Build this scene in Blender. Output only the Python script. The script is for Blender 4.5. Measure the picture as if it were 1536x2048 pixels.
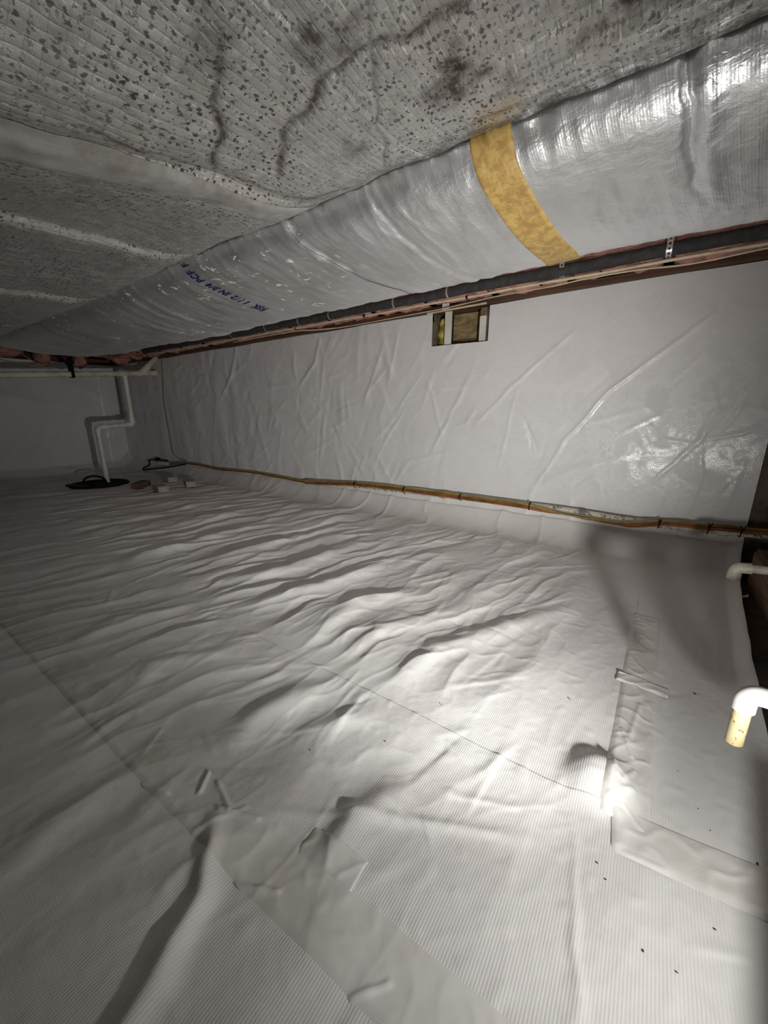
import bpy, math, random
import numpy as np
from mathutils import Vector, Matrix

# ------------------------------------------------------------------ camera, world, light, exposure
scn = bpy.context.scene
for o in list(bpy.data.objects):
    bpy.data.objects.remove(o, do_unlink=True)
C = scn.collection
R = math.radians

cam = bpy.data.cameras.new('camera')
cam.sensor_fit = 'HORIZONTAL'; cam.sensor_width = 36.0
cam.lens = 36.0 * 770.0 / 1536.0
cam.clip_start = 0.02; cam.clip_end = 60
camo = bpy.data.objects.new('camera', cam); C.objects.link(camo)
camo.location = (0, 0, 0.77)
camo.rotation_euler = (R(90 - 14.9), 0, R(34.3))
scn.camera = camo

w = bpy.data.worlds.new('world'); scn.world = w; w.use_nodes = True
w.node_tree.nodes['Background'].inputs[0].default_value = (0, 0, 0, 1)      # closed crawl space: no sky
w.node_tree.nodes['Background'].inputs[1].default_value = 0.0

LAMP = Vector((0.35, 0.27, 0.35))
LAMP_AIM = Vector((-0.70, 0.69, 0.18)).normalized()
SPILL_W, HOTSPOT_W = 12.0, 71.0          # one lamp beside the camera: its hot spot and the spill round it

vs = scn.view_settings
scn.display_settings.display_device = 'sRGB'
vs.view_transform = 'Standard'; vs.look = 'None'; vs.gamma = 1.0
vs.exposure = 0.80; vs.use_curve_mapping = False

# ------------------------------------------------------------------ numeric helpers
TILT = 0.0105          # the floor framing falls slightly towards the far corner

def sstep(a, b, x):
    t = np.clip((np.asarray(x, float) - a) / (b - a), 0, 1)
    return t * t * (3 - 2 * t)

_tabs = {}
def perlin(x, y, seed=0):
    x = np.asarray(x, float); y = np.asarray(y, float)
    x, y = np.broadcast_arrays(x, y)
    if seed not in _tabs:
        rs = np.random.RandomState(seed + 11)
        _tabs[seed] = (rs.permutation(256), rs.uniform(0, 2 * np.pi, 256))
    p, ang = _tabs[seed]
    gx, gy = np.cos(ang), np.sin(ang)
    xi = np.floor(x).astype(int); yi = np.floor(y).astype(int)
    xf = x - xi; yf = y - yi
    u = xf * xf * xf * (xf * (xf * 6 - 15) + 10); v = yf * yf * yf * (yf * (yf * 6 - 15) + 10)
    def g(ix, iy, dx, dy):
        h = p[(p[ix & 255] + iy) & 255]
        return gx[h] * dx + gy[h] * dy
    a = g(xi, yi, xf, yf); b = g(xi + 1, yi, xf - 1, yf)
    c = g(xi, yi + 1, xf, yf - 1); d = g(xi + 1, yi + 1, xf - 1, yf - 1)
    return 1.5 * ((a * (1 - u) + b * u) * (1 - v) + (c * (1 - u) + d * u) * v)

def ridged(x, y, seed, k=2.0):
    return (1 - np.clip(np.abs(perlin(x, y, seed)) * 1.6, 0, 1)) ** k

def segdist(X, Y, pts):
    """distance to a polyline and the position 0..1 along it"""
    best = np.full(np.shape(X), 1e9); along = np.zeros(np.shape(X)); side = np.zeros(np.shape(X))
    n = len(pts) - 1
    for i in range(n):
        (ax, ay), (bx, by) = pts[i], pts[i + 1]
        dx, dy = bx - ax, by - ay; L2 = dx * dx + dy * dy
        t = np.clip(((X - ax) * dx + (Y - ay) * dy) / L2, 0, 1)
        d = np.hypot(X - ax - t * dx, Y - ay - t * dy)
        m = d < best
        best = np.where(m, d, best); along = np.where(m, (i + t) / n, along)
    return best, along

def add_creases(X, Y, z, creases):
    """add thin straight creases (ax, ay, bx, by, height, half width) to a height field"""
    z = np.array(z, float)
    for ax, ay, bx, by, h, wd in creases:
        r = 3 * wd
        m = (X > min(ax, bx) - r) & (X < max(ax, bx) + r) & (Y > min(ay, by) - r) & (Y < max(ay, by) + r)
        if not m.any(): continue
        x, y = X[m], Y[m]
        dx, dy = bx - ax, by - ay; L2 = dx * dx + dy * dy
        t = ((x - ax) * dx + (y - ay) * dy) / L2
        d = ((x - ax) * dy - (y - ay) * dx) / math.sqrt(L2)
        e = np.sin(np.pi * np.clip(t, 0, 1)) ** .7
        # one steep and one gentle flank, as in a pressed fold
        f = np.where(d > 0, np.exp(-(d / wd) ** 2), np.exp(-(d / (2.4 * wd)) ** 2))
        z[m] += h * e * f
    return z

def random_creases(seed, n, xr, yr, ang, spread, lr, hr, wr):
    g = random.Random(seed); out = []
    for _ in range(n):
        x, y = g.uniform(*xr), g.uniform(*yr); a = R(ang + g.gauss(0, spread)); L = g.uniform(*lr) * .5
        h = g.uniform(*hr) * (1 if g.random() < .75 else -1)
        out.append((x - math.cos(a) * L, y - math.sin(a) * L, x + math.cos(a) * L, y + math.sin(a) * L, h, g.uniform(*wr)))
    return out

def spacing(a, b, s0, k, near=0.0):
    """samples from a to b whose step grows with the distance from `near`"""
    out = [a]; x = a; sg = 1 if b > a else -1
    while (b - x) * sg > 1e-9:
        x += sg * max(s0, k * abs(x - near)); out.append(x)
    if len(out) > 2 and abs(out[-2] - b) < 0.4 * abs(out[-1] - out[-2]): out.pop()
    out[-1] = b
    return np.array(out)

# ------------------------------------------------------------------ object helpers
def link(o, parent=None):
    C.objects.link(o)
    if parent is not None: o.parent = parent
    return o

def empty(name, loc=(0, 0, 0), rz=0):
    o = bpy.data.objects.new(name, None); o.location = loc; o.rotation_euler = (0, 0, rz)
    o.empty_display_size = 0.05
    return link(o)

def tag(o, label, cat, group=None):
    o['label'] = label; o['category'] = cat
    if group: o['group'] = group
    return o

def structure(o, label=None):
    o['kind'] = 'structure'
    if label: o['label'] = label
    return o

def raw(name, V, Fc, mat, parent=None, smooth=False):
    me = bpy.data.meshes.new(name); me.from_pydata([tuple(v) for v in V], [], Fc); me.validate()
    me.materials.append(mat)
    if smooth: me.polygons.foreach_set('use_smooth', [True] * len(me.polygons))
    me.update()
    return link(bpy.data.objects.new(name, me), parent)

def grid(name, P, mat, parent=None, st=None, attrs=None, keep=None, smooth=True, flip=False):
    """P is (n,m,3); quads between neighbours; keep is an (n-1,m-1) mask"""
    n, m = P.shape[:2]
    idx = np.arange(n * m).reshape(n, m)
    q = np.stack([idx[:-1, :-1], idx[1:, :-1], idx[1:, 1:], idx[:-1, 1:]], -1)
    if flip: q = q[..., ::-1]
    q = q[keep] if keep is not None else q.reshape(-1, 4)
    used = np.zeros(n * m, bool); used[q.ravel()] = True
    remap = np.cumsum(used) - 1
    q = remap[q]; V = P.reshape(-1, 3)[used]
    me = bpy.data.meshes.new(name)
    me.vertices.add(len(V)); me.vertices.foreach_set('co', V.astype(np.float32).ravel())
    me.loops.add(q.size); me.loops.foreach_set('vertex_index', q.ravel().astype(np.int32))
    me.polygons.add(len(q)); me.polygons.foreach_set('loop_start', np.arange(0, q.size, 4, dtype=np.int32))
    me.update(calc_edges=True)
    me.polygons.foreach_set('use_smooth', np.full(len(q), smooth))
    if st is not None:
        a = me.attributes.new('st', 'FLOAT_VECTOR', 'POINT')
        s3 = np.zeros((n * m, 3), np.float32); s3[:, :2] = st.reshape(-1, 2); a.data.foreach_set('vector', s3[used].ravel())
    for k, v in (attrs or {}).items():
        a = me.attributes.new(k, 'FLOAT', 'POINT'); a.data.foreach_set('value', v.reshape(-1)[used].astype(np.float32))
    me.materials.append(mat)
    me.validate()
    return link(bpy.data.objects.new(name, me), parent)

class MB:
    def __init__(s): s.v = []; s.f = []
    def add(s, V, Fc):
        o = len(s.v); s.v += [tuple(p) for p in V]; s.f += [tuple(i + o for i in f) for f in Fc]; return s
    def box(s, a, b, bev=0.0):
        (x0, y0, z0), (x1, y1, z1) = a, b
        if bev <= 0:
            V = [(x, y, z) for z in (z0, z1) for y in (y0, y1) for x in (x0, x1)]
            return s.add(V, [(0, 2, 3, 1), (4, 5, 7, 6), (0, 1, 5, 4), (2, 6, 7, 3), (0, 4, 6, 2), (1, 3, 7, 5)])
        e = bev
        def ring(z, i): return [(x0 + i + (e if k in (0, 7) else 0) * 0, 0, z) for k in range(0)]
        V = []
        for z, i in ((z0, e), (z0 + e, 0), (z1 - e, 0), (z1, e)):
            V += [(x0 + i, y0 + i, z), (x1 - i, y0 + i, z), (x1 - i, y1 - i, z), (x0 + i, y1 - i, z)]
        Fc = [(3, 2, 1, 0), (12, 13, 14, 15)]
        for k in range(3):
            for j in range(4):
                a0 = k * 4 + j; b0 = k * 4 + (j + 1) % 4
                Fc.append((a0, b0, b0 + 4, a0 + 4))
        return s.add(V, Fc)
    def tube(s, path, rad, n=12, caps=True):
        P = [Vector(p) for p in path]; m = len(P)
        if not hasattr(rad, '__len__'): rad = [rad] * m
        T = []
        for i in range(m):
            a = P[max(i - 1, 0)]; b = P[min(i + 1, m - 1)]
            d = (b - a)
            if d.length < 1e-9: d = T[-1] if T else Vector((1, 0, 0))
            T.append(d.normalized())
        up = Vector((0, 0, 1)) if abs(T[0].z) < .9 else Vector((0, 1, 0))
        nrm = (up - T[0] * up.dot(T[0])).normalized()
        V = []; Fc = []
        for i in range(m):
            nrm = (nrm - T[i] * nrm.dot(T[i]))
            nrm.normalize(); bn = T[i].cross(nrm)
            for k in range(n):
                a = 2 * math.pi * k / n
                V.append(P[i] + (nrm * math.cos(a) + bn * math.sin(a)) * rad[i])
        for i in range(m - 1):
            for k in range(n):
                a = i * n + k; b = i * n + (k + 1) % n
                Fc.append((a, b, b + n, a + n))
        if caps:
            Fc.append(tuple(range(n))[::-1]); Fc.append(tuple(range((m - 1) * n, m * n)))
        return s.add(V, Fc)
    def build(s, name, mat, parent=None, smooth=True):
        o = raw(name, s.v, s.f, mat, parent, False)
        me = o.data
        if smooth:
            me.polygons.foreach_set('use_smooth', [len(p.vertices) == 4 for p in me.polygons])
            try: me.set_sharp_from_angle(angle=R(38))
            except Exception: pass
        return o

def smooth_path(pts, per=8):
    P = [np.array(p, float) for p in pts]; P = [2 * P[0] - P[1]] + P + [2 * P[-1] - P[-2]]
    out = []
    for i in range(1, len(P) - 2):
        for k in range(per):
            t = k / per
            a, b, c, d = P[i - 1:i + 3]
            out.append(.5 * (2 * b + (c - a) * t + (2 * a - 5 * b + 4 * c - d) * t * t + (3 * b - a - 3 * c + d) * t ** 3))
    out.append(P[-2])
    return [tuple(p) for p in out]

def arc(center, a, b, r, n=8):
    """quarter turn from direction a to direction b around center+... (a,b unit, perpendicular)"""
    c = Vector(center); a = Vector(a); b = Vector(b)
    return [c + a * r * math.cos(t) + b * r * math.sin(t) for t in [math.pi / 2 * i / n for i in range(n + 1)]]

# ------------------------------------------------------------------ materials
class Nd:
    def __init__(s, name):
        s.m = bpy.data.materials.new(name); s.m.use_nodes = True
        s.t = s.m.node_tree; s.b = s.t.nodes['Principled BSDF']
    def n(s, typ, **kw):
        nd = s.t.nodes.new(typ)
        for k, v in kw.items(): setattr(nd, k, v)
        return nd
    def put(s, sock, v):
        if hasattr(v, 'is_output') or isinstance(v, bpy.types.NodeSocket): s.t.links.new(v, sock)
        else: sock.default_value = v
    def math(s, op, a, b=0.0, c=0.0, clamp=False):
        nd = s.n('ShaderNodeMath', operation=op, use_clamp=clamp)
        s.put(nd.inputs[0], a); s.put(nd.inputs[1], b); s.put(nd.inputs[2], c)
        return nd.outputs[0]
    def attr(s, name='st'):
        return s.n('ShaderNodeAttribute', attribute_name=name)
    def obj(s): return s.n('ShaderNodeTexCoord').outputs['Object']
    def map(s, v, sc=(1, 1, 1), rot=(0, 0, 0)):
        nd = s.n('ShaderNodeMapping'); s.put(nd.inputs[0], v)
        nd.inputs['Scale'].default_value = sc; nd.inputs['Rotation'].default_value = rot
        return nd.outputs[0]
    def noise(s, v, scale, detail=3, rough=.55, dist=0.0, dim='3D'):
        nd = s.n('ShaderNodeTexNoise', noise_dimensions=dim); s.put(nd.inputs['Vector'], v)
        nd.inputs['Scale'].default_value = scale; nd.inputs['Detail'].default_value = detail
        nd.inputs['Roughness'].default_value = rough; nd.inputs['Distortion'].default_value = dist
        return nd.outputs[0]
    def vor(s, v, scale, rnd=1.0, feature='F1', dim='2D'):
        nd = s.n('ShaderNodeTexVoronoi', voronoi_dimensions=dim, feature=feature); s.put(nd.inputs['Vector'], v)
        nd.inputs['Scale'].default_value = scale; nd.inputs['Randomness'].default_value = rnd
        return nd
    def ramp(s, f, a, b, va=0.0, vb=1.0):
        nd = s.n('ShaderNodeMapRange', interpolation_type='SMOOTHSTEP'); s.put(nd.inputs[0], f)
        for i, v in zip((1, 2, 3, 4), (a, b, va, vb)): nd.inputs[i].default_value = v
        return nd.outputs[0]
    def mix(s, f, a, b):
        nd = s.n('ShaderNodeMix', data_type='RGBA'); s.put(nd.inputs[0], f)
        for i, v in ((6, a), (7, b)):
            s.put(nd.inputs[i], v if not isinstance(v, tuple) else (*v, 1)[:4])
        return nd.outputs[2]
    def bump(s, h, strength, dist, prev=None):
        nd = s.n('ShaderNodeBump'); s.put(nd.inputs['Height'], h)
        nd.inputs['Strength'].default_value = strength; nd.inputs['Distance'].default_value = dist
        if prev is not None: s.put(nd.inputs['Normal'], prev)
        return nd.outputs[0]
    def out(s, color=None, rough=None, metal=None, normal=None, spec=None):
        for k, v in (('Base Color', color), ('Roughness', rough), ('Metallic', metal), ('Normal', normal), ('Specular IOR Level', spec)):
            if v is not None: s.put(s.b.inputs[k], (*v, 1) if isinstance(v, tuple) and len(v) == 3 else v)
        return s.m

def sep(d, v):
    nd = d.n('ShaderNodeSeparateXYZ'); d.put(nd.inputs[0], v); return nd.outputs

def mat_liner(name, col, dirt, rough, weave, gloss_patch=False, crinkle=.26):
    d = Nd(name); st = d.attr().outputs['Vector']; s = sep(d, st)
    k = 2 * math.pi / 0.0046
    a = d.math('SINE', d.math('MULTIPLY', s[0], k)); b = d.math('SINE', d.math('MULTIPLY', s[1], k))
    h = d.math('ADD', d.math('MULTIPLY', a, .75), d.math('MULTIPLY', b, .16))
    nb = d.bump(d.noise(st, 34, 5, .62), crinkle, .0035)
    nb = d.bump(h, weave, .0006, nb)
    big = d.noise(st, 2.3, 5, .6, .4); fine = d.noise(st, 60, 3, .7)
    f = d.ramp(big, .42, .72)
    f2 = d.math('MULTIPLY', f, d.ramp(fine, .3, .8, .4, 1.0))
    c = d.mix(f2, col, dirt)
    rg = d.ramp(d.noise(st, 9, 5, .65, .6), .35, .65, rough - .08, rough + .12)
    if gloss_patch:
        rg = d.ramp(d.noise(st, 7, 6, .7, 1.2), .40, .60, rough - .17, rough + .15)
    return d.out(c, rg, 0.0, nb, .5)

def mat_plain(name, col, rough=.5, metal=0.0, col2=None, scale=20, b=.0, bs=80, contrast=(.4, .65)):
    d = Nd(name); o = d.obj()
    c = col if col2 is None else d.mix(d.ramp(d.noise(o, scale, 5, .65), *contrast), col, col2)
    nrm = d.bump(d.noise(o, bs, 4, .6), b, .004) if b > 0 else None
    return d.out(c, rough, metal, nrm)

LINER = mat_liner('white_liner', (.77, .765, .75), (.67, .65, .62), .46, .27)
LINER_W = mat_liner('white_wall_liner', (.78, .78, .775), (.72, .71, .69), .33, .16, True, .30)
LINER_F = mat_liner('white_far_liner', (.74, .745, .76), (.66, .66, .66), .36, .08, True)

def mat_tape():
    d = Nd('white_seam_tape'); st = d.attr().outputs['Vector']
    nb = d.bump(d.noise(st, 26, 4, .6, .5), .35, .003)
    c = d.mix(d.ramp(d.noise(st, 6, 4), .4, .7), (.74, .735, .71), (.66, .65, .60))
    return d.out(c, .38, 0.0, nb)
TAPE = mat_tape()

def mat_foil():
    d = Nd('silver_duct_foil'); st = d.attr().outputs['Vector']; s = sep(d, st)
    k = 2 * math.pi / 0.026
    wob = d.math('MULTIPLY', d.noise(st, 14, 2), .02)
    ring = d.math('POWER', d.math('ABSOLUTE', d.math('SINE', d.math('MULTIPLY', d.math('ADD', s[0], wob), k / 2))), .35)
    lon = d.math('POWER', d.math('ABSOLUTE', d.math('SINE', d.math('MULTIPLY', s[1], k / 3))), .3)
    fine = d.math('SINE', d.math('MULTIPLY', s[0], 2 * math.pi / .0055))
    h = d.math('ADD', d.math('ADD', ring, d.math('MULTIPLY', lon, .5)), d.math('MULTIPLY', fine, .10))
    nb = d.bump(d.noise(d.map(st, (1, 1.6, 1)), 22, 5, .6, .3), .55, .006)
    nb = d.bump(h, .33, .0013, nb)
    # torn flecks of white paper backing towards the far end, brownish dust elsewhere
    fl = d.noise(d.map(st, (20, 34, 1)), 1.0, 4, .62, .8)
    cell = d.noise(st, 5.5, 1)
    near = d.ramp(s[0], -1.0, -1.25, 0, 1)
    fleck = d.math('MULTIPLY', d.math('MULTIPLY', d.ramp(fl, .615, .635), d.ramp(cell, .44, .5)), near)
    dust = d.ramp(d.noise(st, 3.2, 5, .65), .45, .75, 0, .5)
    c = d.mix(dust, (.78, .79, .80), (.52, .50, .46))
    c = d.mix(fleck, c, (.72, .70, .62))
    metal = d.math('MULTIPLY', .82, d.math('SUBTRACT', 1.0, fleck))
    rg = d.ramp(d.noise(st, 8, 4, .6), .3, .7, .30, .46)
    return d.out(c, rg, metal, nb)
FOIL = mat_foil()

def mat_blanket():
    d = Nd('mouldy_foil_facing'); st = d.attr().outputs['Vector']; s = sep(d, st)
    stain = d.math('MULTIPLY', d.attr('stain').outputs['Fac'], d.ramp(d.noise(st, 75, 4, .7), .28, .55, .50, 1.25))
    rot = d.map(st, (1, 1, 1), (0, 0, R(8)))
    # scrim: glinting threads, one set long and fine, one set short
    wob = d.math('MULTIPLY', d.noise(st, 10, 2), .012)
    t1 = d.math('POWER', d.math('ABSOLUTE', d.math('SINE', d.math('MULTIPLY', d.math('ADD', s[0], wob), math.pi / .017))), .3)
    t2 = d.math('POWER', d.math('ABSOLUTE', d.math('SINE', d.math('MULTIPLY', d.math('ADD', s[1], wob), math.pi / .021))), .3)
    nb = d.bump(d.noise(st, 40, 5, .65), .6, .004)
    nb = d.bump(d.math('ADD', t1, d.math('MULTIPLY', t2, .5)), .6, .0018, nb)
    # mould: ragged blots growing on the thread crossings
    jit = d.n('ShaderNodeTexNoise', noise_dimensions='2D'); d.put(jit.inputs['Vector'], st); jit.inputs['Scale'].default_value = 130; jit.inputs['Detail'].default_value = 3
    off = d.n('ShaderNodeVectorMath', operation='MULTIPLY_ADD'); d.put(off.inputs[0], jit.outputs['Color']); off.inputs[1].default_value = (.012, .012, 0); d.put(off.inputs[2], st)
    g1 = d.map(off.outputs[0], (84, 58, 1)); g2 = d.map(off.outputs[0], (170, 130, 1))
    v1 = d.vor(g1, 1.0, .6).outputs['Distance']; v2 = d.vor(g2, 1.0, .9).outputs['Distance']
    size = d.ramp(d.noise(st, 38, 3), .33, .64, -.06, .27)
    dens = d.ramp(d.noise(st, 2.6, 4, .6), .28, .60, .45, 1.0)
    sp = d.ramp(d.math('SUBTRACT', v1, size), .10, -.02)
    size2 = d.ramp(d.noise(st, 60, 3), .42, .70, -.10, .32)
    sp2 = d.ramp(d.math('SUBTRACT', v2, size2), .12, -.02)
    spots = d.math('MULTIPLY', d.math('MAXIMUM', sp, d.math('MULTIPLY', sp2, .75)), dens, clamp=True)
    grime = d.ramp(d.noise(st, 4.5, 6, .7, .6), .42, .78, 0, .75)
    base = d.mix(grime, (.60, .595, .58), (.25, .225, .18))
    c = d.mix(d.math('MULTIPLY', spots, .97), base, (.028, .023, .018))
    c = d.mix(d.math('MULTIPLY', stain, .92, clamp=True), c, (.055, .042, .03))
    glint = d.ramp(d.noise(d.map(st, (170, 26, 1)), 1.0, 3, .6, .3), .61, .68)  # pale glints along the foil threads, painted into the colour
    glint = d.math('MULTIPLY', glint, d.math('SUBTRACT', 1.0, d.math('MAXIMUM', spots, stain), clamp=True))
    c = d.mix(d.math('MULTIPLY', glint, .8), c, (.86, .86, .85))
    metal = d.math('MULTIPLY', .8, d.math('SUBTRACT', 1.0, d.math('MAXIMUM', spots, grime)), clamp=True)
    rg = d.ramp(d.noise(st, 24, 4), .3, .7, .24, .50)
    return d.out(c, rg, metal, nb)
BLANKET = mat_blanket()

def mat_btape():
    d = Nd('dull_silver_tape'); st = d.attr().outputs['Vector']
    nb = d.bump(d.noise(d.map(st, (1, .35, 1)), 60, 4, .6), .5, .003)
    c = d.mix(d.ramp(d.noise(st, 9, 5, .7), .42, .7), (.40, .40, .39), (.26, .245, .22))
    return d.out(c, .48, .35, nb)
BTAPE = mat_btape()

def mat_tan():
    d = Nd('tan_tape'); st = d.attr().outputs['Vector']
    n1 = d.noise(st, 34, 5, .7, .5); n2 = d.noise(st, 90, 3, .6)
    c = d.mix(d.ramp(n1, .38, .62), (.48, .325, .105), (.33, .205, .062))
    c = d.mix(d.ramp(n2, .60, .72, 0, .6), c, (.26, .16, .06))
    return d.out(c, .55, 0.0, d.bump(n1, .35, .003))
TAN = mat_tan()

def mat_wood(name, a, b, scale=1.0, axis=(30, 3, 30)):
    d = Nd(name); o = d.obj(); v = d.map(o, tuple(x * scale for x in axis))
    g = d.noise(v, 1.0, 6, .7, .8); st = d.noise(o, 4 * scale, 4, .6)
    c = d.mix(d.ramp(g, .35, .68), a, b); c = d.mix(d.ramp(st, .5, .75, 0, .6), c, tuple(x * .55 for x in b))
    return d.out(c, .8, 0.0, d.bump(g, .5, .004))
WOOD_DARK = mat_wood('dark_sill_wood', (.13, .062, .032), (.045, .024, .015), 1.0, (2, 30, 60))
WOOD_JOIST = mat_wood('joist_wood', (.26, .17, .09), (.12, .07, .035), 1.0, (40, 3, 40))
WOOD_OLD = mat_wood('weathered_board', (.34, .25, .12), (.13, .09, .05), 1.0, (9, 3, 26))
WOOD_TIMBER = mat_wood('rough_timber', (.30, .20, .11), (.11, .07, .04), 1.0, (30, 3, 30))

PINK = mat_plain('pink_fibreglass', (.58, .28, .23), .95, 0, (.26, .13, .09), 11, .9, 60)
YELLOW_FG = mat_plain('yellow_fibreglass', (.62, .50, .10), .95, 0, (.20, .15, .03), 26, .9, 90)
KRAFT = mat_plain('kraft_paper', (.42, .28, .14), .7, 0, (.24, .15, .07), 12, .3, 60)
FOAM = mat_plain('black_foam', (.030, .030, .032), .85, 0, (.05, .05, .048), 30, .3, 160)
PVC = mat_plain('white_pvc', (.74, .73, .68), .35, 0, (.60, .58, .50), 7, .05, 60)
PVC_OLD = mat_plain('grubby_pvc', (.66, .63, .52), .45, 0, (.42, .38, .28), 10, .1, 70)
PVC_GREY = mat_plain('speckled_pvc', (.44, .435, .41), .5, 0, (.15, .13, .11), 150, .05, 60, (.64, .70))
CREAM = mat_plain('cream_tube', (.66, .56, .40), .45, 0, (.52, .42, .27), 14)
BLACK = mat_plain('black_plastic', (.006, .006, .006), .75)
BLACK.node_tree.nodes['Principled BSDF'].inputs['Specular IOR Level'].default_value = .12
BLACKR = mat_plain('black_rubber', (.018, .016, .014), .7)
ORANGE = mat_plain('orange_cable_jacket', (.33, .125, .04), .5, 0, (.17, .075, .03), 14)
YELLOW = mat_plain('yellow_cable_jacket', (.40, .30, .055), .5, 0, (.24, .17, .04), 12)
GREYW = mat_plain('grey_cable_jacket', (.30, .27, .22), .55)
GALV = mat_plain('galvanised_strap', (.66, .66, .64), .38, .7)
WHITE_STRIP = mat_plain('white_painted_strip', (.76, .74, .69), .5, 0, (.66, .63, .56), 10)
GREYB = mat_plain('grey_band', (.17, .18, .18), .5)
BRICKM = mat_plain('old_brick', (.44, .41, .36), .9, 0, (.30, .26, .22), 22, .4, 90)
BRICKR = mat_plain('red_brick', (.17, .085, .062), .9, 0, (.08, .045, .035), 22, .5, 90)
CONC = mat_plain('block_wall', (.16, .13, .105), .9, 0, (.075, .06, .045), 6, .6, 40)
SOIL = mat_plain('dark_soil', (.060, .045, .032), .95, 0, (.025, .019, .014), 8, .8, 30)
SUBFLOOR = mat_plain('subfloor', (.15, .10, .06), .85, 0, (.08, .05, .03), 6, .3, 30)
INK = mat_plain('blue_print_ink', (.012, .018, .10), .5)
LAMP_BODY = mat_plain('yellow_lamp_body', (.55, .36, .02), .4)
CRUMB = mat_plain('dirt_crumb', (.05, .038, .026), .9)

def mat_pvc_dirty():
    d = Nd('mud_splashed_pvc'); o = d.obj()
    n1 = d.noise(o, 42, 6, .72, .6); n2 = d.noise(o, 5, 3)
    f = d.math('MULTIPLY', d.ramp(n1, .46, .60), d.ramp(n2, .3, .55))
    c = d.mix(f, (.66, .61, .50), (.12, .09, .055))
    return d.out(c, .55, 0.0, d.bump(n1, .2, .002))
PVC_DIRTY = mat_pvc_dirty()

def mat_pvc_yel():
    d = Nd('yellowed_pvc'); o = d.obj()
    n1 = d.noise(d.map(o, (60, 60, 40)), 1.0, 5, .7, 1.2)
    c = d.mix(d.ramp(n1, .56, .62, 0, .9), d.mix(d.ramp(d.noise(o, 12, 3), .35, .65), (.46, .40, .24), (.36, .28, .14)), (.05, .035, .02))
    return d.out(c, .45)
PVC_YEL = mat_pvc_yel()

def mat_emit(name, col, s):
    d = Nd(name); d.b.inputs['Emission Color'].default_value = (*col, 1); d.b.inputs['Emission Strength'].default_value = s
    return d.out((.8, .8, .8), .4)
LENS = mat_emit('lit_lamp_lens', (1, .97, .92), 6.0)

# ------------------------------------------------------------------ floor
PIT = (-4.80, 1.64)
def pit_r(X, Y):
    a = np.arctan2(Y - PIT[1], X - PIT[0])
    lim = .215 + .02 * np.sin(3 * a + 1) + .016 * np.sin(7 * a) + .01 * np.sin(13 * a + 2)
    return np.hypot((X - PIT[0]) / 1.05, Y - PIT[1]) / lim

FLOOR_CREASES = (random_creases(1, 90, (-3.6, -.15), (.78, 2.3), 68, 22, (.10, .40), (.0015, .005), (.006, .014))
                 + random_creases(2, 45, (-2.0, -.1), (.3, .74), 60, 30, (.06, .22), (.001, .0028), (.004, .009))
                 + random_creases(3, 40, (-1.2, .3), (.3, 1.6), 20, 50, (.03, .12), (.0006, .0016), (.003, .006))
                 + random_creases(4, 20, (-1.4, .2), (-.2, .25), 65, 30, (.08, .35), (.001, .0025), (.005, .010)))
WALL_CREASES = (random_creases(5, 110, (-4.6, -.95), (.15, 1.32), 62, 26, (.10, .45), (.0018, .0055), (.006, .013))
                + random_creases(6, 60, (-5.4, -1.6), (.2, 1.3), 100, 14, (.15, .6), (.002, .006), (.008, .018))
                + random_creases(7, 26, (-1.0, .4), (.25, 1.3), 50, 25, (.10, .40), (.0006, .0018), (.005, .010)))
FOLDS = [  # polyline (X,Y), height, half width: the larger folds of the floor liner
    ([(-.365, .33), (-.36, .45), (-.315, .56)], .016, .030),
    ([(-.735, .38), (-.74, .54), (-.68, .68)], .017, .040),
    ([(-.60, .50), (-.56, .60), (-.47, .70)], .008, .03),
    ([(-.50, .80), (-.49, 1.02), (-.33, 1.32), (-.15, 1.62)], .018, .040),
    ([(-.88, .80), (-.90, 1.12), (-.73, 1.40)], .016, .040),
    ([(-.70, .82), (-.71, 1.02), (-.52, 1.38)], .010, .03),
    ([(-1.65, .78), (-1.39, 1.20), (-1.32, 1.70)], .022, .045),
    ([(-1.30, .80), (-1.12, 1.15), (-1.02, 1.75)], .018, .04),
    ([(-2.22, .80), (-2.16, 1.45)], .022, .05),
    ([(-1.95, .82), (-1.78, 1.30), (-1.70, 1.9)], .018, .04),
    ([(-2.65, .9), (-2.55, 1.9)], .018, .05),
    ([(-3.10, 1.0), (-3.02, 2.0)], .016, .06),
    ([(-.12, 1.00), (-.22, 1.30), (-.18, 1.9)], .006, .05),
    ([(-1.1, .30), (-1.16, .45), (-1.02, .70)], .012, .04),
    ([(-1.5, .34), (-1.55, .50), (-1.42, .70)], .010, .045),
    ([(-.60, .30), (-.50, .20), (-.45, .10), (-.40, -.06)], .020, .018),
    ([(-.84, .20), (-.80, -.1)], .010, .04),
    ([(-.01, .66), (.005, .54), (.03, .42), (.05, .2)], .0035, .008),
    ([(-.54, .335), (-.38, .44), (-.215, .53), (-.06, .60)], .004, .012),
]
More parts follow.
